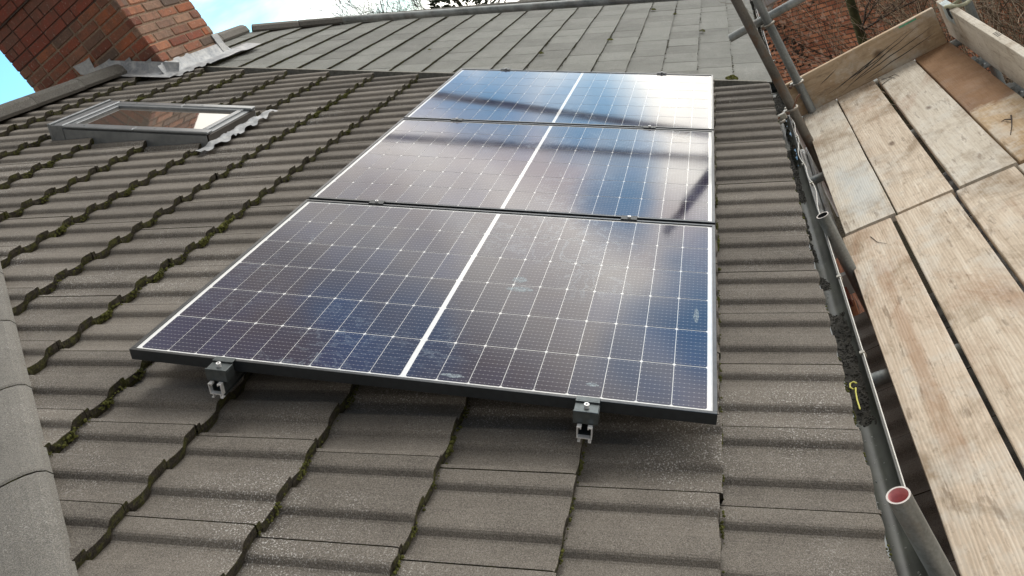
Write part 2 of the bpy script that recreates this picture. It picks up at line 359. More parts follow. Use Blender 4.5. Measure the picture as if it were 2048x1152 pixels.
def m_wood(name, a, b, c, grain=1.0, stain=0.0, ax='y', streak=None):
    k = Mat(name); o = k.objrnd()
    off = k.N.new('ShaderNodeCombineXYZ'); k.L.new(k.mth('MULTIPLY', o, 13.), off.inputs[0]); k.L.new(k.mth('MULTIPLY', o, 29.), off.inputs[1])
    co = k.vadd(k.co, off.outputs[0])
    s1 = (14,1.1,14) if ax == 'y' else (1.1,14,14)
    g = k.noise(1.6, 6, .6, co=k.map(s1, co=co), dist=1.6)
    s2 = (90,3.5,90) if ax == 'y' else (3.5,90,90)
    fib = k.noise(1.5, 4, .7, co=k.map(s2, co=co))
    # growth rings cut lengthwise: long contour lines
    wv = k.N.new('ShaderNodeTexWave'); wv.wave_type = 'BANDS'; wv.bands_direction = 'X' if ax == 'y' else 'Y'
    k.L.new(k.map((1,.12,1) if ax == 'y' else (.12,1,1), co=co), wv.inputs[0]); wv.inputs['Scale'].default_value = 30; wv.inputs['Distortion'].default_value = 5; wv.inputs['Detail'].default_value = 2.5; wv.inputs['Detail Scale'].default_value = 1.2
    base = k.ramp(k.mth('ADD', k.mth('MULTIPLY', g, .65), k.mth('MULTIPLY', fib, .35)), [(.3, a), (.52, b), (.72, c)])
    base = k.mix(k.mth('MULTIPLY', k.mth('MULTIPLY', k.ramp(wv.outputs['Fac'], [(.0, 1.), (.5, 0.)]), k.ramp(k.noise(2.2, 3, co=co), [(.4, .15), (.65, 1.)])), .26*grain), base, tuple(x*.55 for x in a))
    # scuffs, dirty footmarks, knots
    d = k.noise(3.2, 6, .68, co=co, dist=.5); base = k.mix(k.mth('MULTIPLY', k.ramp(d, [(.50, 0.), (.66, 1.)]), .65), base, (.26,.185,.115))
    w = k.noise(4.1, 5, .7, co=k.vadd(co, (3.,3.,3.))); base = k.mix(k.mth('MULTIPLY', k.ramp(w, [(.50, 0.), (.64, 1.)]), .6), base, (.68,.65,.58))
    st = k.noise(1.1, 6, .7, co=k.map((2.2,.8,1) if ax == 'y' else (.8,2.2,1), loc=(4,2,0), co=co), dist=.8); base = k.mix(k.mth('MULTIPLY', k.ramp(st, [(.56, 0.), (.68, 1.)]), .5), base, (.36,.20,.115))
    kn = k.vor(2.3, co=k.map((1.7,.8,1) if ax == 'y' else (.8,1.7,1), co=co)); base = k.mix(k.mth('MULTIPLY', k.ramp(kn, [(.03, 1.), (.075, 0.)]), .75), base, (.10,.055,.030))
    sc_ = k.noise(1.3, 5, .6, co=k.map((26,5,26) if ax == 'y' else (5,26,26), rot=(0,0,.5), co=co)); base = k.mix(k.mth('MULTIPLY', k.ramp(sc_, [(.60, 0.), (.68, 1.)]), .55), base, (.20,.145,.10))
    gn = k.noise(55, 4, .75, co=k.map((1,.5,1) if ax == 'y' else (.5,1,1), co=co)); base = k.mix(k.mth('MULTIPLY', k.ramp(gn, [(.56, 0.), (.68, 1.)]), .4), base, (.24,.17,.11)); base = k.mix(k.mth('MULTIPLY', k.ramp(gn, [(.30, 1.), (.42, 0.)]), .35), base, (.80,.74,.62))
    if stain:
        x = k.sep(); t = k.mth('ADD', x[1], k.mth('MULTIPLY', k.noise(6, 5, .7), .25))
        base = k.mix(k.mth('MULTIPLY', k.ramp(k.mth('ADD', t, .5), [(stain-.02, 0.), (stain+.02, 1.)]), .82), base, k.ramp(k.noise(10, 5), [(.3,(.19,.095,.045)),(.7,(.28,.155,.085))]))
    if streak:
        cx, wd_, y0_, y1_, col, amt = streak; x = k.sep(); ns = k.noise(7, 6, .7, co=k.map((1,.5,1)))
        d_ = k.mth('DIVIDE', k.mth('ABSOLUTE', k.mth('SUBTRACT', x[0], cx)), wd_)
        e_ = k.mth('DIVIDE', k.mth('ABSOLUTE', k.mth('SUBTRACT', x[1], (y0_+y1_)/2)), abs(y1_-y0_)/2)
        mk = k.ramp(k.mth('ADD', k.mth('MAXIMUM', d_, e_), k.mth('MULTIPLY', k.mth('SUBTRACT', ns, .5), 2.4)), [(.35, 1.), (.95, 0.)])
        base = k.mix(k.mth('MULTIPLY', mk, amt), base, col)
    k.inp('Base Color', base).inp('Roughness', .85).inp('Specular IOR Level', .25)
    k.bump(k.mth('ADD', k.mth('MULTIPLY', fib, .8), wv.outputs['Fac']), .35, .0015); return k.m
M_WOOD = m_wood('scaffold_board_pine', (.48,.38,.28), (.68,.58,.46), (.84,.76,.64))
M_WOODG = m_wood('scaffold_board_greyed', (.50,.43,.34), (.68,.62,.52), (.82,.77,.68), .5)
M_WOODS = m_wood('scaffold_board_reddish', (.48,.38,.28), (.68,.57,.45), (.84,.75,.63), streak=(-.01,.035,.35,2.1,(.36,.20,.11),.5))
M_WOODP = m_wood('scaffold_board_paint_smeared', (.50,.43,.34), (.68,.62,.52), (.82,.77,.68), .5, streak=(.03,.10,-.95,-.1,(.60,.63,.62),.7))
M_WOODB = m_wood('scaffold_board_stained', (.42,.29,.17), (.56,.42,.27), (.66,.54,.38), .8, .38)
M_TOE = m_wood('toe_board_pine', (.42,.30,.19), (.55,.42,.285), (.66,.53,.38), .6, ax='x')
M_GUARD = m_wood('guard_board_grey', (.42,.38,.31), (.58,.54,.46), (.70,.66,.57), .6)
M_GUTTER = m_plain('grey_green_gutter', (.033,.036,.028), .42, 0, .6, 12, .4)
M_LIP = m_plain('pale_gutter_lip', (.16,.16,.15), .35, .3, .1)
M_DIRT = m_plain('wet_gutter_silt', (.022,.020,.015), .85, 0, .6, 40, 1.0)
M_CABLE = m_plain('white_cable', (.72,.72,.68), .45, 0, .1)
def m_water():
    k = Mat('standing_water'); k.inp('Base Color', (.01,.012,.012)).inp('Roughness', .03).inp('IOR', 1.33).inp('Specular IOR Level', 1.0); k.bump(k.noise(14, 2), .08, .01); return k.m
M_WATER = m_water()
M_WFRAME = m_plain('grey_window_cladding', (.27,.29,.305), .32, .5, .12, 30)
def m_wglass():
    k = Mat('window_glass'); k.inp('Base Color', (.10,.088,.075)).inp('Roughness', .04).inp('IOR', 1.5).inp('Specular IOR Level', 1.0).inp('Coat Weight', 1.0).inp('Coat IOR', 1.6).inp('Coat Roughness', .02); return k.m
M_WGLASS = m_wglass()
M_PVC = m_plain('white_pvc', (.62,.66,.68), .35, 0, .08)
M_YEL = m_plain('yellow_plastic', (.75,.70,.16), .5, 0, .1)
M_STRAP = m_plain('cream_webbing', (.50,.50,.36), .8, 0, .3, 40, .5)
M_BARK = m_plain('bark', (.105,.085,.06), .95, 0, .4, 25, .9)
M_BARKG = m_plain('mossy_bark', (.07,.078,.035), .95, 0, .5, 14, .9)
def m_twig(name, lo, mid, hi):
    k = Mat(name); n = k.noise(6, 3)
    k.inp('Base Color', k.ramp(k.mth('ADD', k.mth('MULTIPLY', k.attr(), .8), k.mth('MULTIPLY', n, .2)), [(.15, lo), (.5, mid), (.85, hi)])).inp('Roughness', .9); return k.m
M_TWIG = m_twig('twigs', (.05,.036,.024), (.22,.155,.10), (.52,.44,.33))
M_TWIG2 = m_twig('grey_twigs', (.07,.055,.04), (.30,.24,.17), (.66,.58,.45))
M_TWIGD = m_plain('dark_twigs', (.05,.036,.03), .9, 0, .3, 5)
M_NEEDLE = m_plain('conifer_foliage', (.030,.045,.020), .9, 0, .5, 3)
def m_wall():
    k = Mat('brick_wall'); b = k.N.new('ShaderNodeTexBrick'); k.L.new(k.map((1,1,1), (math.radians(90),0,0)), b.inputs[0])
    b.inputs['Scale'].default_value = 1; b.inputs['Brick Width'].default_value = .225; b.inputs['Row Height'].default_value = .075; b.inputs['Mortar Size'].default_value = .011
    b.inputs['Color1'].default_value = (.62,.27,.15,1); b.inputs['Color2'].default_value = (.36,.13,.075,1); b.inputs['Mortar'].default_value = (.13,.08,.06,1); b.inputs['Bias'].default_value = -.1
    n = k.noise(2.5, 5); w = k.noise(9, 2)
    c = k.mix(k.mth('MULTIPLY', k.ramp(n, [(.55,0.),(.7,1.)]), .4), b.outputs[0], (.20,.12,.08)); c = k.mix(k.mth('MULTIPLY', k.ramp(w, [(.57,0.),(.62,1.)]), .5), c, (.75,.55,.45))
    k.inp('Base Color', c).inp('Roughness', .9); k.bump(b.outputs['Fac'], -.6, .006); return k.m
M_WALL = m_wall()
def m_ground():
    k = Mat('garden_ground'); n = k.noise(1.3, 8, .7); f = k.noise(24, 5, .7)
    k.inp('Base Color', k.ramp(k.mth('ADD', k.mth('MULTIPLY', n, .5), k.mth('MULTIPLY', f, .5)), [(.35,(.020,.017,.011)),(.5,(.055,.045,.024)),(.65,(.040,.050,.020))])).inp('Roughness', 1.0); k.bump(f, 1, .05); return k.m
M_GROUND = m_ground()
# ================================================================== ground and houses
g = MB(); n = 40
g.poly([(-400,-400,-4.3),(400,-400,-4.3),(400,400,-4.3),(-400,400,-4.3)])
tag(build('ground', g, M_GROUND, keep=True), kind='structure')

GA = .3405                                   # gauge of the tile courses
VJ = -.14                                    # a joint between tiles (v)
def hipv(u): return .46 - (u+.895)*.932      # right-hand foot of the near hip tiles
PROF = []
for q_ in (0, .15):
    PROF += [(q_, .0190), (q_+.008, .0190), (q_+.0135, .0180), (q_+.0158, .0140), (q_+.0170, .0060), (q_+.032, .0028), (q_+.055, .0003), (q_+.082, .0), (q_+.088, .0022), (q_+.0955, .0135), (q_+.100, .0175), (q_+.107, .0196), (q_+.128, .0200)]
PROF.append((.2970, .0190))
def tile(mb, ub, v0, w0, length=.36, step=.038, thick=.038, jit=1.0):
    r = rng.random(); du = rng.uniform(-.003,.003)*jit; dw = rng.uniform(-.0012,.0012)*jit; sk = rng.uniform(-.004,.004)*jit
    us = [0, .33, .66, .94, .985, 1.0]; P = [(x, h) for x, h in PROF]; n = len(P); vs = []
    for i, t in enumerate(us):
        for k, (x, h) in enumerate(P):
            u = ub+du-length*(1-t)+sk*x/.3
            rag = 0
            if t == 1: rag = noise.noise(Vector((ub*7, (v0+x)*45, 1)))*.0035
            drop = .003 if t == 1 else (.0006 if t > .98 else 0)
            vs.append((u+rag, v0+x, w0+h+dw-step*(1-t)*length/GA-drop))
    nt = len(vs)
    fs = [(i*n+k, (i+1)*n+k, (i+1)*n+k+1, i*n+k+1) for i in range(len(us)-1) for k in range(n-1)]
    mb.mesh(vs, fs, 0, r)
    # broken, mossy lower edge
    top = vs[-n:]; mid = []; low = []
    for k, (a, b, c) in enumerate(top):
        q = noise.noise(Vector((a*9, b*60, 3)))
        mid.append((a+.0015+q*.004, b, c-thick*.5)); low.append((a-.004+q*.003, b, c-thick-.002))
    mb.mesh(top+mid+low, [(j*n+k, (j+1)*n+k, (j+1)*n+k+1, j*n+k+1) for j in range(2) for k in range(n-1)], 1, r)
    # side face and the dark joint
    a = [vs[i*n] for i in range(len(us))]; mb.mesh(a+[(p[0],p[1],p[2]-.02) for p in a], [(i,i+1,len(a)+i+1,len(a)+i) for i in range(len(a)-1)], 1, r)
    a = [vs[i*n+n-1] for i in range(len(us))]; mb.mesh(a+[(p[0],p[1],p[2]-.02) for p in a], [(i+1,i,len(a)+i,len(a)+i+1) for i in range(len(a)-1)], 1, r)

house = empty('house', TR(-2.4, 1.0, -4.3), 'brick house under the brown profiled tile roof that carries the solar panels', 'house')
neigh = empty('house', TR(-2.4, 5.8, -4.3), 'attached house behind with the flat grey green tile roof', 'house')
SKU = (-2.055,-1.05); SKV = (2.085,2.61)       # roof window
CHX = (-3.15,-1.995); CHY = (3.583,4.375)     # chimney
UB = [1.977-GA*.0-.0] + [1.632-GA*j for j in range(0, 13)]
t = MB(); moss = MB()
def blob(mb, p, r, flat=.6, m=0, rr=0.0, n=5):
    vs = [(p[0], p[1], p[2]+r*flat)]; a0 = rng.random()*6
    for i in range(2):
        for k in range(n):
            a = a0+2*math.pi*k/n+i*.5; q = r*(.75 if i == 0 else 1.05)*rng.uniform(.75,1.2)
            vs.append((p[0]+q*math.cos(a), p[1]+q*math.sin(a), p[2]+r*flat*(.55 if i == 0 else -.25)*rng.uniform(.7,1.2)))
    fs = [(0,1+k,1+(k+1)%n) for k in range(n)]+[(1+k,1+n+k,1+n+(k+1)%n,1+(k+1)%n) for k in range(n)]
    mb.mesh(vs, fs, m, rr)
for ub in UB:
    k0 = int(math.floor((max(hipv(ub), -1.9)-.75-VJ)/.3)); v0 = VJ+.3*k0
    while v0 < 3.75:
        if not (SKU[0]-.02 < ub-.17 < SKU[1]+.04 and SKV[0]-.17 < v0+.15-.0 < SKV[1]+.0 and 0):
            tile(t, ub, v0, -.136)
            for side in (0, 1):
                cl = max(0, noise.noise(Vector((ub*3.1, v0*2.3+side, 9)))*2.2+.25); big = 1+.9*max(0, cl-.6)
                for _ in range(int(cl*75*(1.0 if ub > -1 else .5))):
                    x = rng.gauss(.074, .018)+.15*side
                    if rng.random() < .2: x = rng.uniform(.1, .16)+.15*side-.0
                    u = ub+rng.uniform(-.001,.007); z = -.136-rng.uniform(.002,.028)
                    blob(moss, (u, v0+(x % .3), z), big*rng.uniform(.0016,.0045), .8, 0, rng.random()*.5)
        v0 += .3
hipn = Vector((-.932, -1, 0)).normalized()
hcut = [((-.895, .46-.10, 0), hipn), ((0, 3.90, 0), (0, 1, 0)), ((-2.83, 0, 0), (-1, 0, 0))]
tag(build('roof_tiles', t, [M_TILE, M_BUTT], house, RM, cutter=hcut))
build('moss', moss, M_MOSS, house, RM, cutter=hcut)['kind'] = 'stuff'
# underlay closes the roof below the tiles, the far slope and the hipped near end
u_ = MB()
u_.poly([(-2.85,4.0,-.20),(-2.85,2.2,-.20),(1.95,-2.2,-.20),(1.95,4.0,-.20)])
build('roof_underlay', u_, M_DIRT, house, RM)
hb = MB()
zr = 1.37; xr = -2.42; ze = -1.16
b0 = (xr, 2.15, zr-.06); e0 = (1.6, -2.15, ze-.03)
hb.poly([(xr,5.2,zr-.08),(-6.5,5.2,ze-.03),(-6.5,-2.2,ze-.03),(xr,2.2,zr-.08)])
hb.poly([b0, (-6.5,-2.2,ze-.03), e0])
build('rear_slope', hb, M_TILE, house)
wl = MB(); wl.box((-6.3,-1.9,-4.3),(1.35,3.95,-1.25)); build('wall', wl, M_WALL, house)
sf = MB(); sf.box((1.33,-1.9,-1.34),(1.585,8.9,-1.22)); build('fascia', sf, M_PVC, house)

# ridge tiles: half round along the ridge
def cap(mb, F, length, halfw=.165, rise=.085, thick=.016, n=12, m=0, flat=.55):
    """arched tile along local y; apex at local origin"""
    r = rng.random(); prof = []
    for k in range(n+1):
        a = math.pi*(k/n); x = -halfw*math.cos(a); z = rise*(math.sin(a)**flat)-rise
        prof.append((x, z))
    inner = [(x*(1-thick/halfw), z-thick) for x, z in prof][::-1]
    pr = prof+inner; N_ = len(pr); vs = []
    for y in (0, .006, length-.006, length):
        for x, z in pr:
            q = .004 if y in (0, length) else 0
            vs.append(F @ Vector((x, y, z-q+noise.noise(Vector((x*30, y*20, r*50)))*.0015)))
    fs = [(i*N_+k, i*N_+(k+1)%N_, (i+1)*N_+(k+1)%N_, (i+1)*N_+k) for i in range(3) for k in range(N_)]
    mb.mesh(vs, fs, m, r)
    for base, rev in ((0, 0), (3*N_, 1)):
        for k in range(n):
            q = (base+k, base+k+1, base+N_-2-k, base+N_-1-k); q = tuple(len(mb.v)-len(vs)+i for i in q)
            mb.f.append(q if rev else q[::-1]); mb.m.append(m+1 if m == 0 else m); mb.r.append(r); mb.sm.append(False)
def seat(p, d, up=Vector((0,0,1))):
    d = Vector(d).normalized(); x = d.cross(up).normalized(); z = x.cross(d)
    M_ = Matrix((x, d, z)).transposed().to_4x4(); M_.translation = Vector(p); return M_
AP = (-2.40, 0, 1.385)
y = 3.50
for k in range(9):
    y -= .448
    mb = MB(); cap(mb, TR(AP[0], y, AP[2]+rng.uniform(-.003,.003)), .446, .165, .10)
    build('ridge_tile', mb, [M_RIDGED, M_BUTT], house)['group'] = 'ridge tiles'
# near hip tiles
def RP(u, v, w): return RM.to_3x3() @ Vector((u, v, w))
def hp(s): # foot line of the hip, s metres down from (-.895,.46)
    d = (RP(1,-.932,0)).normalized(); return RP(-.895,.46,-.108)+d*s
hd = RP(1,-.932,0).normalized()
side = hd.cross(Vector((0,0,1))).normalized()    # points away from the roof slope we see
if side.x > 0: side = -side
hipz = .050
for k in range(-5, 5):
    s0 = (Vector((-.31,-.09))-Vector((-.895,.46))).length*0+ (RP(-.31,-.09,-.1)-RP(-.895,.46,-.1)).length + .452*k
    p = hp(s0+.003)+side*.185+Vector((0,0,hipz))
    mb = MB(); cap(mb, seat(p, hd), .446, .19, .068, .018, 14, 0, .8)
    h = build('hip_tile', mb, [M_RIDGE, M_BUTT], house); h['group'] = 'hip tiles'
    if k == 1:
        c = MB(); F = seat(p, hd)
        c.box((.10,-.018,-.012),(.122,.020,-.004), T=F); c.box((.10,.016,-.014),(.122,.020,-.005), T=F)
        build('hip_clip', c, M_CLAMP, house)

# neighbour roof: flat interlocking tiles in broken bond
nt_ = MB(); GB = .2477; VN = 3.90
def farv(u): return 5.46+(u+2.5)*.66
row = 0; ub = 1.762+GB*1
while ub > -2.9:
    off = (.5 if row % 2 else 0)*.3+rng.uniform(-.02,.02); v0 = VN-.3+off
    while v0 < 9.0:
        r = rng.random(); a = max(v0, VN-.02); b = v0+.2975; j = rng.uniform(-.003,.003)
        if b > VN+.03 and a < farv(ub)+.3:
            L0 = GB+.03; w0 = -.146+rng.uniform(-.001,.001)
            n_ = 6; top = []; 
            for i, tt in enumerate((0, .5, .97, 1)):
                for k in range(n_+1):
                    vv = a+(b-a)*k/n_; rg = noise.noise(Vector((ub*5, vv*40, 2)))*.003 if tt == 1 else 0
                    top.append((ub+j+rg-L0*(1-tt), vv, w0-.019*(1-tt)*L0/GB-(.002 if tt == 1 else 0)+(-.0015 if k in (0, n_) else 0)))
            m_ = n_+1
            nt_.mesh(top, [(i*m_+k,(i+1)*m_+k,(i+1)*m_+k+1,i*m_+k+1) for i in range(3) for k in range(n_)], 0, r)
            e = top[-m_:]; nt_.mesh(e+[(p[0]-.004, p[1], p[2]-.022) for p in e], [(k, m_+k, m_+k+1, k+1) for k in range(n_)], 1, r)
            e = [top[i*m_] for i in range(4)]; nt_.mesh(e+[(p[0], p[1], p[2]-.012) for p in e], [(i,i+1,4+i+1,4+i) for i in range(3)], 1, r)
        v0 += .3
    ub -= GB; row += 1
farn = Vector((-.66, 1, 0)).normalized()
build('roof_tiles', nt_, [M_TILE2, M_BUTT], neigh, RM, cutter=[((-2.5,5.44,0), farn), ((-2.80,0,0), (-1,0,0)), ((0,3.905,0),(0,-1,0))])
mt = MB(); mt.box((-2.7,3.888,-.20),(1.975,3.912,-.1405)); build('verge_mortar', mt, m_plain('grey_mortar', (.22,.215,.19), .95, 0, .3, 60, .8), neigh, RM)
cr = MB(); ub = 1.762+GB
while ub > -2.6:
    v = 3.95
    while v < farv(ub)-.1:
        q = noise.noise(Vector((ub*4, v*1.7, 6)))
        if rng.random() < .25+q: blob(cr, (ub+rng.gauss(.003,.004), v, -.158+rng.random()*.006), rng.uniform(.002,.006)*(1+max(0, q)), .8, 0, rng.random()*.3)
        v += rng.uniform(.006,.03)
    ub -= GB
build('seam_moss', cr, M_BUTT, neigh, RM)['kind'] = 'stuff'
u2 = MB(); u2.poly([(-2.85,3.9,-.185),(1.98,3.9,-.185),(1.98,8.38,-.185),(-2.5,5.42,-.185),(-2.85,5.2,-.185)])
build('roof_underlay', u2, M_DIRT, neigh, RM)
nb = MB(); nb.box((-6.3,3.955,-4.3),(1.35,5.4,-1.25)); nb.box((-6.3,5.41,-4.3),(1.33,6.1,-1.27))
build('wall', nb, M_WALL, neigh)
ed = MB()
# neighbour ridge and far hip tiles
y = 4.42
for k in range(3):
    mb = MB(); cap(mb, TR(AP[0]-.04, y, AP[2]-.02), .446, .165, .10); y += .45
    if y < 5.5: build('ridge_tile', mb, [M_RIDGE, M_BUTT], neigh)['group'] = 'ridge tiles of the attached house'
fd = RP(1, .66, 0).normalized(); sd2 = fd.cross(Vector((0,0,1))).normalized()
if sd2.y < 0: sd2 = -sd2
for k in range(13):
    p = RP(-2.5,5.44,-.12)+fd*(.43*k-.1)+sd2*.08+Vector((0,0,.045))
    mb = MB(); cap(mb, seat(p, fd), .425, .13, .07, .014, 10)
    build('hip_tile', mb, [M_RIDGED if k > 0 else M_RIDGE, M_BUTT], neigh)['group'] = 'far hip tiles'
# moss clumps grown on the grey tiles
MC = [((.311,4.64),.020,'yellow green moss clump on the grey roof, nearest the left half of the panels'),((.791,5.22),.024,'yellow green moss clump on the grey roof above the middle of the far panel'),
      ((1.754,3.976),.040,'largest moss clump, on the grey roof just above the profiled tiles near the gutter'),((1.054,6.763),.026,'dark moss clump on the grey roof, topmost of them near the tube'),
      ((1.542,5.656),.026,'dark flat moss clump on the grey roof right of the others in its row'),((1.275,6.51),.020,'small green moss clump next to the topmost dark one'),
      ((-.63,4.687),.014,'tiny moss clump on the grey roof farthest to the left')]
for (u, v), r, lab in MC:
    mb = MB()
    for _ in range(60):
        a = rng.random()*6.28; q = r*rng.random()**.6
        blob(mb, (q*math.cos(a), q*math.sin(a)*1.2, .004+.5*(r-q)*rng.uniform(.6,1.2)), r*rng.uniform(.12,.28), .9, 0, rng.random())
    e = build('moss_clump', mb, M_MOSS, None, RM @ TR(u, v, -.150)); tag(e, lab, 'moss', 'moss clumps on the grey roof')

# ================================================================== chimney
def brickwork():
    mb = MB(); core = .006
    x0, x1 = CHX; y0, y1 = CHY
    z = .90; course = 0; Hc = .0745
    while z < 2.62:
        grow = 0.0
        if z > 2.03: grow = .022
        if z > 2.03+Hc*2: grow = .045
        if z > 2.03+Hc*4: grow = .022
        X0, X1, Y0, Y1 = x0-grow, x1+grow, y0-grow, y1+grow
        for face in range(4):
            ln = (X1-X0) if face in (0, 2) else (Y1-Y0)
            s = 0.0; first = True; p = -(.1125 if course % 2 else 0)
            if face in (1, 3): p = -(.0 if course % 2 else .1125)
            i = 0
            while p < ln-.02:
                w = .2225 if rng.random() > .12 or face in (1,3) else .11
                a, b = max(0, p), min(ln, p+w-.0)
                if b-a > .03:
                    aa = a+(.005 if a > 0 else 0); bb = b-(.005 if b < ln else 0)
                    newred = z > 1.73 and face in (0, 3, 2) and not (face == 0 and bb > ln-.0 and 0)
                    if face == 0 and newred and a > ln-.03: newred = False
                    rr = rng.random(); pr = rng.uniform(-.003,.002) if not newred else rng.uniform(-.001,.001)
                    m = 1 if newred else (0 if face == 0 else 3)  # front face keeps darker brick, others paler: brighter light put into the colour
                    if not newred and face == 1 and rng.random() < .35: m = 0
                    hz = .0645 if not newred else .068
                    zz = z+rng.uniform(-.0015,.0015); bev = .007 if not newred else .003
                    d = .06
                    if face == 0: lo, hi = (X0+aa, Y0-pr, zz), (X0+bb, Y0+d, zz+hz)
                    elif face == 2: lo, hi = (X0+aa, Y1-d, zz), (X0+bb, Y1+pr, zz+hz)
                    elif face == 1: lo, hi = (X1-d, Y0+aa, zz), (X1+pr, Y0+bb, zz+hz)
                    else: lo, hi = (X0-pr, Y0+aa, zz), (X0+d, Y0+bb, zz+hz)
                    if face in (0, 2): lo = (lo[0]+(.002 if face else 0), lo[1], lo[2])
                    # keep corners from sharing a plane
                    if face == 1: lo = (lo[0], lo[1]+.001, lo[2]+.0006); hi = (hi[0], hi[1]-.001, hi[2]-.0006)
                    mb.box(lo, hi, m, rr, None, bev)
                p += w; i += 1
        mb.box((X0+.007, Y0+.007, z-.012), (X1-.007, Y1-.007, z+Hc-.012), 4 if z > 1.73 else 2, 0)
        z += Hc; course += 1
    return mb
ch = build('chimney', brickwork(), [M_BOLD, M_BRED, M_MORT, M_BPALE, M_MORTD], house)
fl = MB(); Yf = CHY[0]-.005; tips = [(-2.64,1.62),(-2.505,1.538),(-2.358,1.442),(-2.202,1.362),(-2.055,1.266)]; lows = [(-2.66,1.49),(-2.54,1.459),(-2.384,1.359),(-2.246,1.268),(-2.112,1.181),(-1.990,1.085)]
def roofz(x): return RP(0,0,0).z + (-(x+0)*sT/cT) + (-.12)/cT
def plate(P, off):
    n = len(P); fl.mesh([(x, Yf-.003-off, z_) for x, z_ in P]+[(x, Yf+.002, z_) for x, z_ in P], [tuple(range(n-1,-1,-1))]+[(i,(i+1)%n,n+(i+1)%n,n+i) for i in range(n)])
lows = [(-2.68,1.56),(-2.54,1.459),(-2.384,1.359),(-2.246,1.268),(-2.112,1.181)]; tips = [(-2.505,1.538),(-2.358,1.442),(-2.202,1.362),(-2.055,1.266)]
for k in range(4):
    (ax_, az_), (tx, tz), (lx, lz) = lows[k], tips[k], lows[k+1]
    plate([(ax_, az_+.004), (ax_+.01, az_-.07), (lx+.012, lz-.07), (lx+.012, lz), (tx, tz), (tx-.05, tz+.001)], .0015*k)
plate([(-2.112,1.183),(-2.10,1.06),(-1.984,1.02),(-1.984,1.168),(-2.03,1.195)], .007)
# skirt dressed over the tiles in front
n = 26; vs = []
for i in range(n+1):
    u = -2.78+(.60)*i/n
    f = noise.noise(Vector((u*9, 2, 0)))
    for j, (v, dw) in enumerate(((3.575,.075),(3.55,.018),(3.50,.004),(3.42+.02*f,.001))):
        vs.append(RP(u, v, -.112+dw+.0015*noise.noise(Vector((u*9, v*9, 5)))))
fl.mesh(vs, [(i*4+j, (i+1)*4+j, (i+1)*4+j+1, i*4+j+1) for i in range(n) for j in range(3)], 0, 0, True)
# apron below the right face: upstand and a wavy skirt following the tile ribs
n = 60; vs = []
for i in range(n+1):
    v = 3.50+1.17*i/n; x = (v-VJ) % .3; hh = 0
    for (a, ha), (b, hb_) in zip(PROF, PROF[1:]):
        if a <= x <= b: hh = ha+(hb_-ha)*(x-a)/(b-a)
    if v > 3.9: hh = 0.0
    up = .085 if v < 4.37 else max(.0, .085-(v-4.37)*1.5)
    wv = .004*math.sin(v*20)+.005*noise.noise(Vector((v*7, 0, 7)))
    X = CHX[1]+.006; hh *= .55; zb = -X*sT/cT + (-.122+hh)/cT
    foot = Vector((X, v, zb))
    vs.append(Vector((X, v, zb+up))); vs.append(foot+Vector((.004,0,.006)))
    vs.append(foot+RP(.05,0,.005)); vs.append(foot+RP(.115+wv+(.03 if v > 4.4 else 0),0,.003))
fl.mesh(vs, [(i*4+j, i*4+j+1, (i+1)*4+j+1, (i+1)*4+j) for i in range(n) for j in range(3)], 0, 0, True)
fl.box((CHX[1]+.004, 4.30, 1.08),(CHX[1]+.012, 4.385, 1.26)); 
ff = build('lead_flashing', fl, M_LEAD, ch)

# ================================================================== roof window
def ring(mb, u0, v0, u1, v1, w, z0, z1, m=0):
    mb.box((u0,v0,z0),(u1,v0+w,z1),m,0,None,.003); mb.box((u0,v1-w,z0),(u1,v1,z1),m,0,None,.003)
    mb.box((u0,v0+w+.001,z0),(u0+w,v1-w-.001,z1),m,0,None,.003); mb.box((u1-w,v0+w+.001,z0),(u1,v1-w-.001,z1),m,0,None,.003)
u0,u1 = SKU; v0,v1 = SKV
RMW = RM @ TR(0,0,-.028)
wf = MB(); ring(wf, u0+.06, v0+.012, u1-.012, v1-.012, .045, -.17, -.045)
win = build('roof_window', wf, M_WFRAME, house, RMW)
ss = MB(); ring(ss, u0+.10, v0+.045, u1-.045, v1-.045, .030, -.075, -.036); build('sash', ss, M_WFRAME, win, RMW)
gl = MB(); gl.box((u0+.128, v0+.073, -.062),(u1-.073, v1-.073, -.050)); build('glass_pane', gl, M_WGLASS, win, RMW)
sk = MB(); sk.box((u0+.13, v0+.075,-.26),(u1-.075,v1-.075,-.25)); build('blind', sk, m_plain('dim_room_lining', (.20,.15,.11), .9), win, RMW)
hd_ = MB(); hd_.box((u0,v0-.004,-.135),(u0+.018,v1+.004,-.022),0,0,None,.003); hd_.box((u0+.020,v0-.002,-.135),(u0+.094,v0+.004,-.030)); hd_.box((u0+.020,v1-.004,-.135),(u0+.094,v1+.002,-.030)); hd_.box((u0+.034,v0+.006,-.06),(u0+.092,v1-.006,-.028),0,0,None,.005)
build('top_hood', hd_, M_WFRAME, win, RMW)
for (a, b) in ((u0+.10, u0+.545), (u0+.549, u1+.004)):
    for vv in (v0, v1-.052):
        c = MB(); c.box((a, vv, -.044),(b, vv+.052, -.029 if b > u1 else -.031),0,0,None,.004)
        c.box((a+.12, vv+.022, -.0305),(a+.128, vv+.03, -.0275)); build('cover_strip', c, M_WFRAME, win, RMW)
for vv, s_ in ((v0-.001, -1), (v1+.001, 1)):
    c = MB(); c.box((u0+.10, vv-.003, -.15),(u1-.005, vv+.003, -.050)); build('side_cladding', c, M_WFRAME, win, RMW)
c = MB(); c.box((u1-.010, v0+.01, -.14),(u1+.002, v1-.01, -.052)); build('front_cladding', c, m_plain('dark_brown_cladding', (.055,.047,.040), .5), win, RMW)
af = MB(); n = 50; vs = []
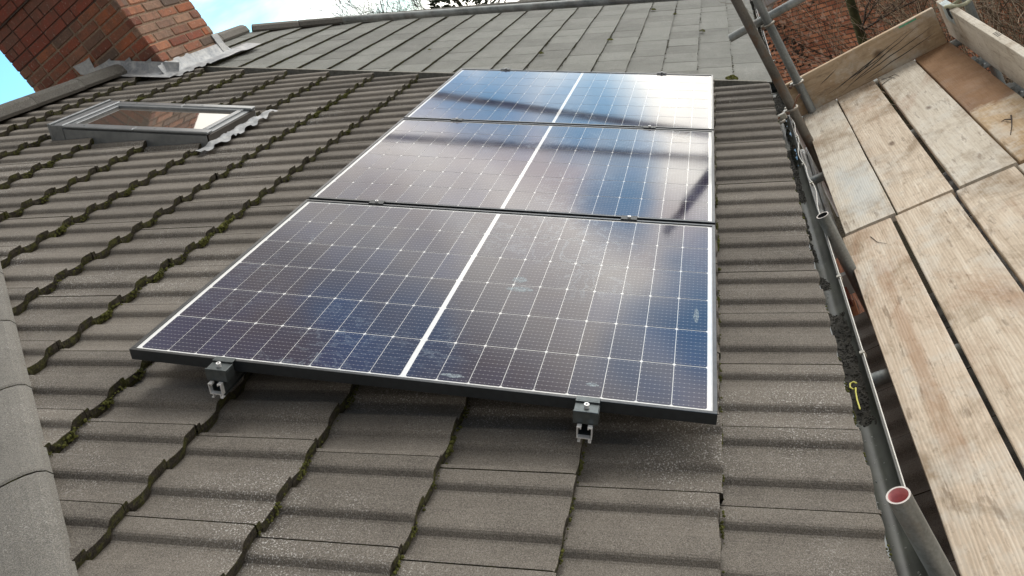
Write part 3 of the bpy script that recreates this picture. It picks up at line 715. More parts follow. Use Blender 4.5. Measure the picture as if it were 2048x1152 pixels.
for i in range(n+1):
    v = v0-.14+(v1-v0+.30)*i/n; x = (v-VJ) % .3; hh = 0
    for (a, ha), (b, hb_) in zip(PROF, PROF[1:]):
        if a <= x <= b: hh = ha+(hb_-ha)*(x-a)/(b-a)
    inside = v0-.01 < v < v1+.01
    for j, (du, dw) in enumerate(((.003,.014 if inside else .004),(.006,.010),(.04,.006),(.066+.006*math.sin(v*41+1),.002))):
        if not inside and j == 3: du *= .8
        vs.append((u1+du, v, -.128+hh*(.35 if j < 3 else .8)-.003+dw))
af.mesh(vs, [(i*4+j, i*4+j+1, (i+1)*4+j+1, (i+1)*4+j) for i in range(n) for j in range(3)], 0, 0, True)
build('apron_flashing', af, M_LEAD, win, RM)

# ================================================================== gutter
def gutter_prof(t=0.0):
    cx, cz, r = 1.615, -1.243, .044
    out = [(cx-r, cz+.03)]+[(cx-r*math.cos(a), cz-.0-r*1.05*math.sin(a)) for a in [math.pi*k/12 for k in range(13)]]
    inn = [(x+(-.003 if x > cx else .003)*(0 if abs(x-cx) < .01 else 1), z_+.003) for x, z_ in out[::-1]]
    return out+inn
mb = MB(); mb.ext(gutter_prof(), -1.9, 3.95, sm=True)
gut = build('gutter', mb, M_GUTTER, house)
mb = MB(); mb.ext(gutter_prof(), 3.96, 8.6); ngut = build('gutter', mb, M_GUTTER, neigh)
mb = MB(); mb.box((1.6555,-1.9,-1.246),(1.6615,3.948,-1.238),0,0,None,.0015); build('gutter_lip', mb, M_LIP, gut)
mb = MB(); mb.box((1.6555,3.962,-1.246),(1.6615,8.6,-1.238),0,0,None,.0015); build('gutter_lip', mb, M_LIP, ngut)
# silt, moss and standing water lying in it
def silt(ya, yb, x0, x1, h, seed_):
    """lumpy mound of silt: a height field that dies out at its edges, with crumbs on it"""
    mb = MB(); nx = 14; ny = max(8, int((yb-ya)/.006)); vs = []
    def H(x, y):
        e = min(1, 7*min(y-ya, yb-y)/(yb-ya)+.02); a = (x-x0)/(x1-x0)
        q = noise.fractal(Vector((x*38, y*26, seed_)), 1.0, 2.0, 4)
        edge = max(0, 1-abs(a*2-1)**2.5)
        q2 = noise.noise(Vector((y*9, seed_*3, 0)))
        return -1.2885+((x-1.615)/.044)**2*.040+(h*e*edge*(.75+.5*q2)+q*.007-.0035)
    for i in range(ny+1):
        for k in range(nx+1):
            x = x0+(x1-x0)*k/nx; y = ya+(yb-ya)*i/ny; vs.append((x, y, H(x, y)))
    mb.mesh(vs, [(i*(nx+1)+k, i*(nx+1)+k+1, (i+1)*(nx+1)+k+1, (i+1)*(nx+1)+k) for i in range(ny) for k in range(nx)], 0, 0, False)
    for _ in range(int((yb-ya)*900)):
        x = rng.uniform(x0+.006, x1-.004); y = rng.uniform(ya, yb); z = H(x, y)
        if z > -1.2885+((x-1.615)/.044)**2*.040+.001: blob(mb, (x, y, z), rng.uniform(.0015,.0045), .9)
    return mb
for n_, (ya, yb, xa, xb, h) in enumerate(((.30,1.0,1.574,1.640,.020),(1.95,2.80,1.574,1.618,.018),(3.25,3.93,1.576,1.65,.020),(1.13,1.27,1.575,1.62,.014),(-.80,-.30,1.58,1.64,.014),(1.35,1.95,1.574,1.600,.012),(4.2,8.,1.576,1.612,.014),(2.55,2.9,1.61,1.64,.007))):
    s_ = build('gutter_silt', silt(ya, yb, xa, xb, h, n_+1.5), M_DIRT, gut if ya < 4 else ngut); s_['kind'] = 'stuff'
mb = MB()
for _ in range(260):
    y = rng.uniform(-1.2, 1.9); x = 1.615+rng.gauss(-.008, .016); z = -1.2885+((x-1.615)/.044)**2*.042
    if 1.58 < x < 1.65: blob(mb, (x, y, z+.001), rng.uniform(.0012,.0042), .7, 0, rng.random())
build('gutter_grit', mb, M_TILE2, gut)['kind'] = 'stuff'
wt = MB()
for yc, ln, wd in ((3.22,.09,.010),(2.98,.12,.014),(2.66,.20,.013)):
    P = [(1.622+wd*math.cos(a)*(1+.35*noise.noise(Vector((a*1.5,yc,0)))), yc+ln*math.sin(a)*(1+.3*noise.noise(Vector((a*2,yc,4)))), -1.2715) for a in [2*math.pi*k/18 for k in range(18)]]
    wt.poly(P)
wt_ = build('puddle', wt, M_WATER, gut)
wt = MB(); wt.poly([(1.59,4.0,-1.272),(1.64,4.0,-1.272),(1.64,8.2,-1.272),(1.59,8.2,-1.272)]); build('puddle', wt, M_WATER, ngut)
# lead lights: a thin white cable clipped along the lip
def wob(y):
    k = max(0, min(1, (y-1.55)/.5)); return Vector((1.664+.010*k*math.sin(y*7.1)+.006*k*math.sin(y*17), y, -1.236+.012*k*abs(math.sin(y*5.3))))
cb = MB(); cb.tube([wob(-1.9+.04*i) for i in range(160)], .0019, 6)
cab = build('cable', cb, M_CABLE); tag(cab, 'thin white cable clipped along the front lip of the gutter', 'cable')
for yy in (-.02,.62,1.13,1.62,1.69,2.05,2.35,2.75,3.3,3.9,4.6):
    c = MB(); p = wob(yy); c.box((p.x-.011,p.y-.007,p.z-.003),(p.x+.004,p.y+.007,p.z+.004),0,0,None,.001); c.box((p.x+.001,p.y-.007,p.z-.018),(p.x+.004,p.y+.007,p.z-.003)); build('cable_clip', c, M_FIT, cab)
c = MB()
for k in range(5):
    y_ = 1.60+.022*k; c.tube([(1.665+.008*math.cos(a+k), y_+.006*math.sin(a), -1.232+.009*math.sin(a*2+k)) for a in [6.28*i/10 for i in range(11)]], .0016, 5)
tag(build('wire_tie', c, M_FIT), 'small tangle of twisted wire on the gutter lip above the open tube end', 'wire')
c = MB(); P = [(1.603,.52,-1.262),(1.606,.50,-1.262),(1.609,.475,-1.262),(1.606,.455,-1.262),(1.598,.45,-1.262),(1.601,.43,-1.262),(1.606,.38,-1.262),(1.610,.33,-1.262)]
P = [(1.618,.508,-1.256),(1.610,.520,-1.256),(1.600,.517,-1.256),(1.597,.500,-1.256),(1.604,.485,-1.256),(1.612,.487,-1.256),(1.609,.470,-1.256),(1.607,.43,-1.256),(1.608,.385,-1.256)]
c.tube(P, .0024, 6); tag(build('plastic_tie', c, M_YEL), 'yellow hooked plastic tie lying on the silt in the gutter', 'plastic tie')

# lower roof below the eaves
lr = MB(); ub = 1.0
for j in range(6):
    v0 = -2.1
    while v0 < (1.75 if j < 2 else 2.9): tile(lr, ub+GA*j, v0, 0.0); v0 += .3
LR = TR(.9, .02, -1.74) @ Matrix.Rotation(math.radians(5), 4, 'Y')
build('lower_roof', lr, [m_tile('grey_lower_tile', (.34,.35,.355), (.50,.51,.515), .3), M_BUTT], house, LR @ Matrix.Diagonal((1,1,1.7,1)))
mb = MB(); mb.box((1.2,1.80,-4.3),(1.60,2.02,-1.86)); build('side_wall', mb, M_WALL, house)
mb = MB(); mb.box((1.2,2.025,-1.83),(1.72,2.06,-1.72)); mb.box((1.2,1.86,-1.8),(1.60,1.98,-1.755),1); build('verge_board', mb, [M_PVC, M_BRED], house)
mb = MB(); mb.box((1.56,2.17,-1.70),(1.628,3.65,-1.61),0,0,None,.012); mb.box((1.634,2.12,-1.69),(1.655,3.65,-1.615),0,0,None,.006); build('lower_gutter', mb, M_PVC, house)
mb = MB(); mb.box((1.655,8.3,-1.50),(1.90,8.46,-1.27),0,0,None,.02); mb.tube([(1.80,8.38,-1.49),(1.50,8.38,-1.75),(1.42,8.38,-1.9),(1.42,8.38,-4.3)], .034, 12); build('downpipe', mb, M_PVC, neigh)
# ================================================================== solar panels
PL, PS, PG = 1.612, 1.134, .020
def make_panel():
    t = empty('solar_panel', RM @ TR(0,0,0), 'nearest solar panel, with water marks on its glass and two clamps at its front edge', 'solar panel', 'solar panels on the roof')
    f = MB(); w = .011
    f.box((0,0,-.034),(PL,w,0),0,0,None,.0008); f.box((0,PS-w,-.034),(PL,PS,0),0,0,None,.0008)
    f.box((0,w+.0002,-.032),(w,PS-w-.0002,-.0002),0,0,None,.0008); f.box((PL-w,w+.0002,-.032),(PL,PS-w-.0002,-.0002),0,0,None,.0008)
    for q_, fc in enumerate(f.f):
        zs = [f.v[i_][2] for i_ in fc]
        if max(zs)-min(zs) > .01: f.m[q_] = 1  # same black finish: upright faces get a darker copy, shade put into colour
    build('frame', f, [M_FRAME, M_FSIDE], t, RM, keep=True)
    b = MB(); b.box((w,w,-.0065),(PL-w,PS-w,-.0045)); build('backsheet', b, M_BACK, t, RM, keep=True)
    c = MB(); u0 = .011+.013; du = (PL-2*u0-.014)/18; v0 = .011+.008; dv = (PS-2*v0)/6; gx, gy, ch_ = .0009, .0016, .0042
    for j in range(6):
        for i in range(18):
            a = u0+du*i+(.014 if i > 8 else 0)+gx; b_ = a+du-2*gx; y0 = v0+dv*j+gy; y1 = y0+dv-2*gy; z = -.0038
            c.poly([(a+ch_,y0,z),(b_-ch_,y0,z),(b_,y0+ch_,z),(b_,y1-ch_,z),(b_-ch_,y1,z),(a+ch_,y1,z),(a,y1-ch_,z),(a,y0+ch_,z)], 0, rng.random())
    build('cell_matrix', c, M_CELL, t, RM, keep=True)
    return t
p0 = make_panel()
dup(p0, RM @ TR(0,PS+PG,0), 'middle one of the three solar panels, between the nearest and the farthest')
dup(p0, RM @ TR(0,2*(PS+PG),0), 'farthest solar panel, next to the flat grey tiles, its glass mirroring blue sky')
def m_mark():
    k = Mat('dried_water_mark'); n = k.noise(90, 5, .7)
    k.inp('Base Color', (.50,.62,.68)).inp('Roughness', .5).inp('Alpha', k.ramp(n, [(.36, 0.), (.66, .55)])); return k.m
M_MARK = m_mark()
for (u, v, ru, rv) in ((1.0,.602,.024,.020),(1.014,.540,.042,.015),(1.302,.071,.016,.008),(.935,.045,.032,.008),(1.555,.47,.008,.04)):
    mb = MB(); n = 22
    mb.poly([(u+ru*math.cos(2*math.pi*k/n)*(1+.45*noise.noise(Vector((math.cos(k*.57),k*.35,u*9)))), v+rv*math.sin(2*math.pi*k/n)*(1+.45*noise.noise(Vector((k*.4,u*7,3)))), -.0034) for k in range(n)])
    build('water_mark', mb, M_MARK, p0, RM)
RU = (.300, 1.300)
for i, u in enumerate(RU):
    r = MB()
    o = [(-.019,-.034),(-.008,-.034),(-.008,-.040),(-.011,-.040),(-.011,-.037),(-.0165,-.037),(-.0165,-.066),(.0165,-.066),(.0165,-.037),(.011,-.037),(.011,-.040),(.008,-.040),(.008,-.034),(.019,-.034),(.019,-.0685),(.012,-.0685),(.012,-.078),(.017,-.078),(.017,-.080),(.0095,-.080),(.0095,-.0685),(-.0095,-.0685),(-.0095,-.080),(-.017,-.080),(-.017,-.078),(-.012,-.078),(-.012,-.0685),(-.019,-.0685)]
    t = empty('mounting_rail', RM @ TR(u,-.068,-.034), ('left' if i == 0 else 'right')+' aluminium mounting rail under the panels, its open end showing below the '+('upper' if i == 0 else 'lower')+' front clamp', 'mounting rail', 'mounting rails')
    for (a, b), m in (((-.068,-.055),1),((-.0549,3*PS+2*PG+.09),0)):
        r.ext([(x+u, z_) for x, z_ in o], a, b, m)
    build('channel', r, [M_CLAMP, M_ALU], t, RM)
    for vv in (.42, 1.5, 2.6):
        h = MB(); h.box((u-.03,vv-.02,-.125),(u+.25,vv+.02,-.119)); h.box((u-.03,vv-.02,-.119),(u-.024,vv+.02,-.05)); build('roof_hook', h, M_ALU, t, RM)
def bolt(mb, u, v, w, r=.0065, h=.009, m=0):
    mb.tube([(u,v,w),(u,v,w+h)], r, 14, m, 0, True)
    mb.poly([(u+r*.5*math.cos(a), v+r*.5*math.sin(a), w+h+.0004) for a in [math.pi/3*k for k in range(6)]], m+1)
for i, u in enumerate(RU):
    t = empty('end_clamp', RM @ TR(u,-.02,-.034), 'black end clamp on the nearest panel\'s front edge, '+('left upslope one' if i == 0 else 'right downslope one'), 'clamp', 'front end clamps')
    b = MB(); b.box((u-.031,-.052,-.036),(u+.031,-.047,.0015),0,0,None,.001); b.box((u-.030,-.047,-.006),(u+.030,-.012,-.0015),0,0,None,.0008)
    b.box((u-.030,-.0125,-.006),(u+.030,-.0085,.0035)); b.box((u-.030,-.0085,.0005),(u+.030,.008,.0035),0,0,None,.0008); b.box((u+.0285,-.047,-.036),(u+.031,-.012,-.006))
    build('clamp_body', b, M_CLAMP, t, RM)
    s_ = MB(); bolt(s_, u, -.030, -.0015, .0065, .011); build('bolt', s_, [M_ALU, M_TIN], t, RM)
lab = {(0,0):'mid clamp between nearest and middle panel, left one',(0,1):'mid clamp between nearest and middle panel, right one',(1,0):'mid clamp between middle and farthest panel, left one',(1,1):'mid clamp between middle and farthest panel, right one',(2,0):'small clamp on the far edge of the farthest panel, left one',(2,1):'small clamp on the far edge of the farthest panel, right one'}
def mid(u, v, end):
    t = empty('mid_clamp', RM @ TR(u,v,0), '', 'clamp', 'clamps between the panels')
    b = MB(); hw = .019
    b.box((u-.03,v-.017,.0005),(u+.03,v+.017,.0035),0,0,None,.0008); b.box((u-.03,v-.005,-.03),(u+.03,v+.005,.0005)); build('clamp_body', b, M_CLAMPD, t, RM)
    s_ = MB(); bolt(s_, u, v, .0035, .0065, .006); build('bolt', s_, [M_ALU, M_TIN], t, RM); return t
for g_ in range(3):
    for i, u in enumerate(RU):
        v = (g_+1)*PS+g_*PG+PG/2 if g_ < 2 else 3*PS+2*PG+.006
        mid(u, v, g_ == 2)['label'] = lab[g_, i]

# ================================================================== scaffold
BZ = -1.42
def board(x0, x1, y0, y1, mat, label, z=BZ, skew=0.0, warp=0.0):
    mb = MB(); n = 10; T = .038
    e0 = rng.uniform(-.002,.002)
    prof = lambda x, zz: (x, zz)
    W_ = x1-x0; cx = (x0+x1)/2; vs = []
    sect = [(-W_/2,-T),(-W_/2,-.004),(-W_/2+.003,-.0005),(-W_/4,0),(0,.0004),(W_/4,0),(W_/2-.003,-.0005),(W_/2,-.004),(W_/2,-T)]
    m = len(sect)
    for i in range(n+1):
        y = y0+(y1-y0)*i/n; dx = skew*(y-(y0+y1)/2)+.0018*noise.noise(Vector((cx*3, y*2, 0)))
        for a, b in sect:
            rg = .0016*noise.noise(Vector((cx*9+a*3, y*14, 2))) if abs(a) > W_/2-.01 else 0
            vs.append((cx+a+dx+rg, y, z+b+warp*(y-y0)))
    mb.mesh(vs, [(i*m+k,(i+1)*m+k,(i+1)*m+(k+1)%m,i*m+(k+1)%m) for i in range(n) for k in range(m)])
    mb.poly(vs[:m]); mb.poly(vs[-m:][::-1])
    return tag(build('scaffold_board', mb, mat), label, 'scaffold board', 'scaffold boards of the platform')
board(1.708,1.925,1.818,3.676,M_WOODP,'far scaffold board nearest the gutter, pale with grey paint smears')
board(1.932,2.160,1.808,3.676,M_WOOD,'second far scaffold board from the gutter')
board(2.183,2.402,1.806,3.676,M_WOODG,'third far scaffold board from the gutter, with thin twigs at its far end')
board(2.412,2.612,1.800,3.676,M_WOODB,'far scaffold board by the guard board, its far half stained brown')
board(1.694,1.902,-2.3,1.790,M_WOODS,'near scaffold board nearest the gutter, with a reddish stain down its middle',skew=-.001)
board(1.915,2.146,-2.3,1.785,M_WOOD,'second near scaffold board from the gutter, with a wide gap beside it',skew=.001)
board(2.163,2.386,-2.3,1.778,M_WOOD,'third near scaffold board from the gutter')
board(2.395,2.612,-2.3,1.770,M_WOODG,'near scaffold board farthest from the gutter')
def plank(lo, hi, mat, name, label):
    mb = MB(); mb.box(lo, hi, 0, 0, None, .003); return tag(build(name, mb, mat), label, 'toe board')
mb = MB(); mb.box((1.690,3.682,-1.424),(2.600,3.718,-1.190),0,0,None,.004)
mb.box((2.40,3.6812,-1.207),(2.50,3.6818,-1.196),1); 
toe = tag(build('toe_board', mb, [M_TOE, m_plain('green_paint_mark', (.12,.42,.26), .7, 0, .4, 60)]), 'brown upright toe board with long dark cracks across the far end of the platform', 'toe board')
mb = MB()
for a, b in (((1.93,-1.375),(2.43,-1.245)),((1.97,-1.405),(2.50,-1.24)),((1.90,-1.37),(2.33,-1.30)),((2.02,-1.385),(2.57,-1.285)),((2.03,-1.37),(2.30,-1.27)),((2.12,-1.40),(2.56,-1.33)),((1.88,-1.295),(2.0,-1.25))):
    n = 8; vs = []
    for i in range(n+1):
        t_ = i/n; x = a[0]+(b[0]-a[0])*t_; z = a[1]+(b[1]-a[1])*t_+.006*noise.noise(Vector((x*14, a[1]*9, 0))); h = .0026*math.sin(math.pi*min(.98,max(.02,t_)))+.0003
        vs += [(x, 3.6815, z-h), (x, 3.6815, z+h)]
    mb.mesh(vs, [(2*i,2*i+2,2*i+3,2*i+1) for i in range(n)])
build('crack', mb, M_TIN, toe)
mb = MB(); mb.box((2.650,-2.3,-1.437),(2.690,3.86,-1.210),0,0,None,.003)
grd = tag(build('toe_board', mb, M_GUARD), 'long grey guard board standing on edge along the outer side of the platform', 'toe board')
mb = MB(); mb.box((2.6495,3.60,-1.2092),(2.6905,3.78,-1.2088)); mb.box((2.6488,3.52,-1.30),(2.6495,3.72,-1.215))
build('paint_mark', mb, m_plain('pale_blue_paint', (.42,.50,.52), .6, 0, .3, 40), grd)
# four short saw cuts on the top edge
mb = MB()
for k in range(4): mb.box((2.665,2.72+.022*k,-1.2096),(2.685,2.727+.022*k,-1.2090))
build('pencil_mark', mb, M_TIN, grd)
def stube(a, b, label, r=.0242, mat=None, name='scaffold_tube', hollow=.004, inner=None, bend=None):
    a, b = Vector(a), Vector(b); mb = MB(); n = 12
    pts = [a.lerp(b, i/n) for i in range(n+1)]
    if bend: pts = [p+Vector(bend)*math.sin(math.pi*i/n) for i, p in enumerate(pts)]
    mb.tube(pts, r, 24, 0, 0, True, hollow)
    return tag(build(name, mb, [mat or M_TUBE, inner or M_TIN, M_RIM]), label, 'scaffold tube', 'scaffold tubes')
stube((1.683,-.258,-1.0),(1.683,-.258,-4.3),'upright scaffold tube with pink paint inside its open end, nearest the camera',inner=M_PINK)
stube((1.683,1.495,-1.15),(1.683,1.495,-1.76),'grey upright scaffold tube with an open end, half way along the gutter')
lp = stube((1.684,3.15,.06),(1.684,3.15,-4.3),'dark weathered upright tube leaving the picture at the top, between gutter and boards',.0265,M_TUBED,bend=(.012,0,0))
stube((1.772,3.652,.02),(1.772,3.652,-1.418),'grey upright tube standing on the platform corner in front of the toe board',.0255)
stube((1.529,3.705,-.757),(2.35,3.705,-.762),'horizontal cross tube with its cut end over the grey tiles',.0255)
# raking guard rails above the party line, parallel to the slope
A1, B1 = RP(-.985,3.88,.222), RP(1.95,3.655,.468)
stube(A1, B1, 'long sloping guard rail tube running across the picture top above the grey roof', .0255)
stube(RP(-1.3,3.80,.585), RP(1.9,3.80,.66), 'upper sloping guard rail tube, above the picture, mirrored in the panels', .0242)
stube((1.35,2.72,-1.483),(2.70,2.72,-1.483),'transom tube under the far boards, showing beside the gutter')
stube((1.35,.815,-1.483),(2.70,.815,-1.483),'transom tube under the near boards, showing beside the gutter')
stube((1.55,3.79,-1.483),(2.72,3.79,-1.483),'transom tube behind the toe board at the platform end')
stube((2.755,3.60,.9),(2.755,3.60,-4.3),'outer upright tube strapped to the guard board at the top right')
stube((2.755,-2.0,-1.53),(2.755,4.1,-1.53),'long ledger tube outside the guard board below platform level')
# couplers
def coupler(name, F, label, ring_r=.0275, two=True, strap=False):
    t = empty(name, F, label, 'coupler', 'scaffold couplers')
    def tr(ps): return [F @ Vector(p) for p in ps]
    b = MB()
    b.tube(tr([(ring_r*1.12*math.cos(a), ring_r*1.12*math.sin(a), 0) for a in [2*math.pi*k/20 for k in range(20)]]+[(ring_r*1.12,0,0)]), .0075, 8, 0)
    b.box((-.022,-.052,-.014),(.022,-.030,.014),0,0,F,.003); b.box((.026,-.016,-.013),(.050,.016,.013),0,0,F,.003)
    build('body', b, M_FIT, t)
    s_ = MB(); s_.tube(tr([(.040,-.045,0),(.040,.050,0)]), .0055, 8); s_.tube(tr([(.040,.032,0),(.040,.044,0)]), .0105, 6)
    build('bolt', s_, M_RUST, t)
    if two:
        c = MB(); c.tube(tr([(0+.0, -.082+ring_r*1.1*math.cos(a), ring_r*1.1*math.sin(a)) for a in [2*math.pi*k/20 for k in range(21)]]), .007, 8); build('second_ring', c, M_FIT, t)
    return t
coupler('scaffold_coupler', TR(1.772,3.652,-.79) @ Matrix.Rotation(math.radians(180),4,'Z'), 'rusty bolted coupler joining the upright tube and the cross tube', two=True)
coupler('scaffold_coupler', TR(1.772,3.652,-1.205) @ Matrix.Rotation(math.radians(160),4,'Z'), 'cream coloured board clip around the upright tube at the top of the toe board', two=False)
# loose swivel coupler hanging on the dark upright
def rusty():
    F = TR(1.684+.006,3.15,-1.19) @ Matrix.Rotation(math.radians(200),4,'Z')
    t = coupler('scaffold_coupler', F, 'open swivel coupler with rusty bolts on the dark upright beside the gutter', .029, False)
    b = MB(); q = lambda *p: Vector(p)
    b.tube([q(1.655,3.10,-1.18),q(1.60,3.04,-1.175),q(1.52,3.02,-1.165)], .0055, 8, 0); b.tube([q(1.525,3.021,-1.165),q(1.510,3.02,-1.163)], .012, 6, 0)
    build('long_bolt', b, M_RUST, t)
    c = MB(); c.tube([q(1.615+.036*math.cos(a),3.02+.036*math.sin(a)*1.1,-1.185) for a in [math.radians(d) for d in range(60,330,18)]], .0075, 8); c.box((1.60,3.055,-1.20),(1.655,3.085,-1.165),0,0,None,.004)
    build('open_jaw', c, M_FIT, t)
    d = MB(); d.tube([q(1.70,3.12,-1.185),q(1.74,3.16,-1.15),q(1.765,3.17,-1.14)], .0055, 8); build('short_bolt', d, M_RUST, t)
rusty()
# webbing strap round guard board and outer upright
mb = MB(); P = []
for k in range(25):
    a = 2*math.pi*k/24; P.append((2.716+.070*math.cos(a), 3.585+.055*math.sin(a)+.0*a, -1.205+.012*math.sin(a*2+1)))
mb.tube(P, .011, 7); mb.tube([(2.648,3.56,-1.20),(2.645,3.545,-1.235),(2.647,3.53,-1.262)], [.009,.008,.005], 6, 1); mb.box((2.70,3.62,-1.18),(2.76,3.66,-1.13),0,0,None,.01)
tag(build('webbing_strap', mb, [M_STRAP, M_TIN]), 'cream webbing strap tying the guard board to the outer upright tube', 'strap')
# bracket plates between platform and guard board
for i, yy in enumerate((3.30, 2.70)):
    mb = MB(); mb.box((2.618,yy-.035,-1.468),(2.646,yy+.035,-1.455)); mb.box((2.63,yy-.03,-1.53),(2.72,yy+.03,-1.47),0,0,None,.006); mb.tube([(2.66,yy,-1.50),(2.66,yy-.06,-1.50)], .009, 6)
    tag(build('bracket', mb, M_TUBE), ('farther' if i == 0 else 'nearer')+' galvanised bracket in the slot between boards and guard board', 'bracket', 'brackets beside the boards')
# twigs lying about
def twig(pts, label, r=.0022):
    mb = MB()
    for P in pts: mb.tube(P, [r*(1-.6*i/(len(P)-1)) for i in range(len(P))], 5)
    tag(build('twig', mb, M_TWIGD), label, 'twig')
z = BZ+.003
twig([[(2.20,3.60,z),(2.235,3.55,z+.006),(2.26,3.50,z)],[(2.235,3.55,z+.006),(2.27,3.56,z+.004),(2.285,3.50,z)],[(2.18,3.50,z),(2.22,3.53,z),(2.26,3.53,z)]], 'thin forked twig lying against the brown toe board')
twig([[(2.52,2.26,z),(2.505,2.19,z+.010),(2.485,2.13,z+.004),(2.46,2.07,z)],[(2.505,2.19,z+.010),(2.49,2.235,z+.004),(2.475,2.24,z)]], 'dark curved twig lying on the far board beside the guard board', .0035)
twig([[(1.80,1.69,z),(1.815,1.62,z),(1.845,1.575,z)]], 'short thin twig on the near board closest to the gutter', .0016)

# ================================================================== background
wallp = Vector((1.9, 13.0, 0)); wd = Vector((.605,-.796,0))
mb = MB(); mb.box((-2.6,0,-4.3),(8.5,.25,-.9))
Fw = Matrix((( wd.x, -wd.y*-1*-1 if 0 else .796, 0, wallp.x),( wd.y, .605, 0, wallp.y),(0,0,1,0),(0,0,0,1)))
tag(build('brick_wall', mb, M_WALL, None, Fw), 'orange red brick wall seen behind the bare shrubs beyond the scaffold', 'wall')
def branch(mb, p, d, ln, r, depth, m, spread, wig=.22, seg=5):
    pts = [p.copy()]; d = d.normalized()
    for i in range(seg):
        d = (d+Vector((rng.gauss(0,wig),rng.gauss(0,wig),rng.gauss(0,wig*.6)))*.5+Vector((0,0,.04))).normalized(); pts.append(pts[-1]+d*ln/seg)
    mb.tube(pts, [max(.0028, r*(1-.65*i/seg)) for i in range(seg+1)], 3 if r < .02 else 8, m, rng.random(), False, 0, r > .02)
    if depth > 0:
        for _ in range(spread):
            i = rng.randint(1, seg); a = rng.random()*6.28
            nd_ = (d*rng.uniform(.4,1.)+Vector((math.cos(a),math.sin(a),rng.uniform(-.1,.7)))*rng.uniform(.5,.9))
            branch(mb, pts[i], nd_, ln*rng.uniform(.42,.68), r*.5, depth-1, m if rng.random() < .7 else (m+1) % 2, spread, wig*1.2, 4 if depth > 1 else 3)
def shrub(seed_, h, stems, m0):
    mb = MB(); rng.seed(seed_)
    for _ in range(stems):
        a = rng.random()*6.28; q = rng.random()*.35
        branch(mb, Vector((q*math.cos(a), q*math.sin(a), 0)), Vector((.35*math.cos(a)*rng.random(), .35*math.sin(a)*rng.random(), 1)), h*rng.uniform(.75,1.05), .017, 3, m0, 4, .3, 6)
    return mb
sh = [shrub(11, 3.3, 9, 0), shrub(23, 3.0, 9, 0), shrub(31, 3.5, 8, 1)]
SP = [(3.0,6.6,0,.80,.3),(3.6,6.3,1,.85,1.2),(4.3,6.5,2,.82,2.1),(3.1,7.9,2,.84,4.0),(3.9,7.8,0,.9,5.0),(4.8,7.4,1,.95,.8),(2.9,9.2,1,.72,2.6),(4.6,8.9,0,1.0,3.2),(3.7,5.6,2,.62,1.9),(4.3,5.4,0,.66,3.9),(3.5,9.8,0,.9,.1),(5.3,6.4,2,.95,5.2)
 ]
lbl = ['bare brown shrub just beyond the left half of the toe board','bare shrub right behind the middle of the toe board','bare shrub outside the guard board corner','greyer bare shrub in the second row behind the toe board',
 'dense bare shrub in front of the mossy tree trunk','bare shrub at the right picture edge beyond the guard board','thin bare shrub against the orange brick wall','tall bare shrub at the top right behind the others','low shrub filling the space below the outer tube','low shrub farthest to the right under the guard board','bare shrub touching the brick wall at the back','outermost bare shrub at the right border']
first = {}
for (x, y, k, s_, rz), lb in zip(SP, lbl):
    Mx = TR(x, y, -4.3) @ Matrix.Rotation(rz, 4, 'Z') @ Matrix.Diagonal((s_*.62, s_*.62, s_, 1))
    if k not in first:
        o = build('bare_shrub', sh[k], [M_TWIG, M_TWIG2], None, Mx, keep=True); first[k] = o
    else:
        o = first[k].copy(); C.objects.link(o); o.matrix_basis = Mx
    tag(o, lb, 'shrub', 'bare shrubs beyond the scaffold')
rng.seed(77)
# tree with a green mossy trunk behind the shrubs
tr_ = empty('bare_tree', TR(2.55,8.0,-4.3), 'bare tree with a green mossy trunk rising behind the toe board', 'tree')
mb = MB(); mb.tube([(2.40,8,-4.3),(2.42,8,-3.2),(2.44,8,-2.45),(2.51,8,-1.8),(2.60,8.0,-.8),(2.7,8,.4)], [.065,.058,.052,.046,.04,.03], 12, 0, 0, True, 0, True); build('trunk', mb, M_BARKG, tr_)
mb = MB()
for zz in (-2.2,-1.8,-1.5,-1.2,-.8,-.4,0.,.4,.8):
    for _ in range(3):
        a = rng.uniform(-1.2,1.2); branch(mb, Vector((2.45+.06*(zz+2.45),8.,zz)), Vector((math.cos(a),math.sin(a),.35)), rng.uniform(.8,1.4), .014, 2, 0, 4, .3, 6)
build('crown', mb, [M_TWIGD, M_TWIG], tr_)
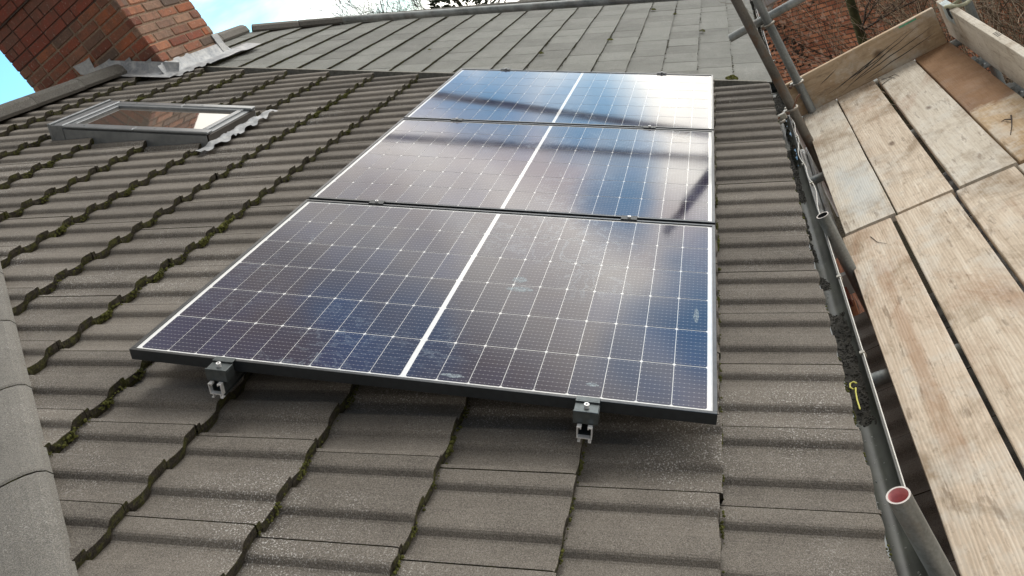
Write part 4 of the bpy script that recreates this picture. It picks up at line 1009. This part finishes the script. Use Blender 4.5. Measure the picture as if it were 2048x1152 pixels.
# climber with dark seed heads on the wall and a pale tuft
mb = MB()
for _ in range(9):
    x = rng.uniform(-.4,1.6); z0 = -4.3; branch(mb, Fw @ Vector((x,-.06,-3.9)), Vector((.1,0,1)), rng.uniform(1.4,3.0), .008, 2, 0, 3, .25, 7)
for _ in range(300):
    c_ = rng.choice([(.3,-1.75),(.9,-1.7),(-.4,-2.0),(.1,-2.9),(-.3,-2.7)]); p = Fw @ Vector((c_[0]+rng.gauss(0,.22),-.12-rng.random()*.1,c_[1]+rng.gauss(0,.2)-.3)); blob(mb, p, rng.uniform(.012,.035), .9, 0, 0)
tag(build('climbing_plant', mb, [M_TWIGD, M_TWIG2]), 'leafless climber with dark dead flower heads on the orange brick wall', 'climber')
# trees on the horizon behind the far hip
def az(d, deg): a = math.radians(deg); return CAMPOS.x+d*math.sin(a), CAMPOS.y+d*math.cos(a)
x, y = az(19, -22.5)
t = empty('bare_tree', TR(x, y, -4.3), 'leafless tree showing fine twigs above the far hip left of the tube end', 'tree')
mb = MB(); mb.tube([(x,y,-4.3),(x+.05,y,-2.),(x,y,-.6)], [.16,.12,.09], 10, 0, 0, True, 0, True); build('trunk', mb, M_BARK, t)
mb = MB()
for _ in range(16):
    a = rng.random()*6.28; branch(mb, Vector((x,y,-.9+rng.random()*.4)), Vector((math.cos(a)*.55,math.sin(a)*.55,1)), rng.uniform(1.5,2.4), .02, 3, 0, 5, .25, 6)
build('crown', mb, [M_TWIGD, M_TWIGD], t)
x, y = az(18.5, -18.3)
t = empty('conifer_tree', TR(x, y, -4.3), 'dark evergreen tree top just above the far hip beside the bare tree', 'tree')
mb = MB(); mb.tube([(x,y,-4.3),(x,y,1.2)], [.15,.03], 10, 0, 0, True, 0, True); build('trunk', mb, M_BARK, t)
mb = MB()
for _ in range(5200):
    zz = rng.uniform(-3.2, 1.75); R_ = 1.35*(1-((zz+3.2)/5.2)**2.2)*rng.uniform(.35,1.05); a = rng.random()*6.28
    if noise.noise(Vector((math.cos(a)*2, math.sin(a)*2, zz*1.5))) < -.25: continue
    p = Vector((x+R_*math.cos(a), y+R_*math.sin(a), zz)); s1 = rng.uniform(.05,.13); d1 = Vector((math.cos(a)+rng.gauss(0,.5),math.sin(a)+rng.gauss(0,.5),rng.uniform(-.2,.8))).normalized(); d2 = d1.orthogonal().normalized()
    mb.poly([p-d2*s1*.3, p+d2*s1*.3, p+d1*s1*1.6])
build('crown', mb, M_NEEDLE, t)
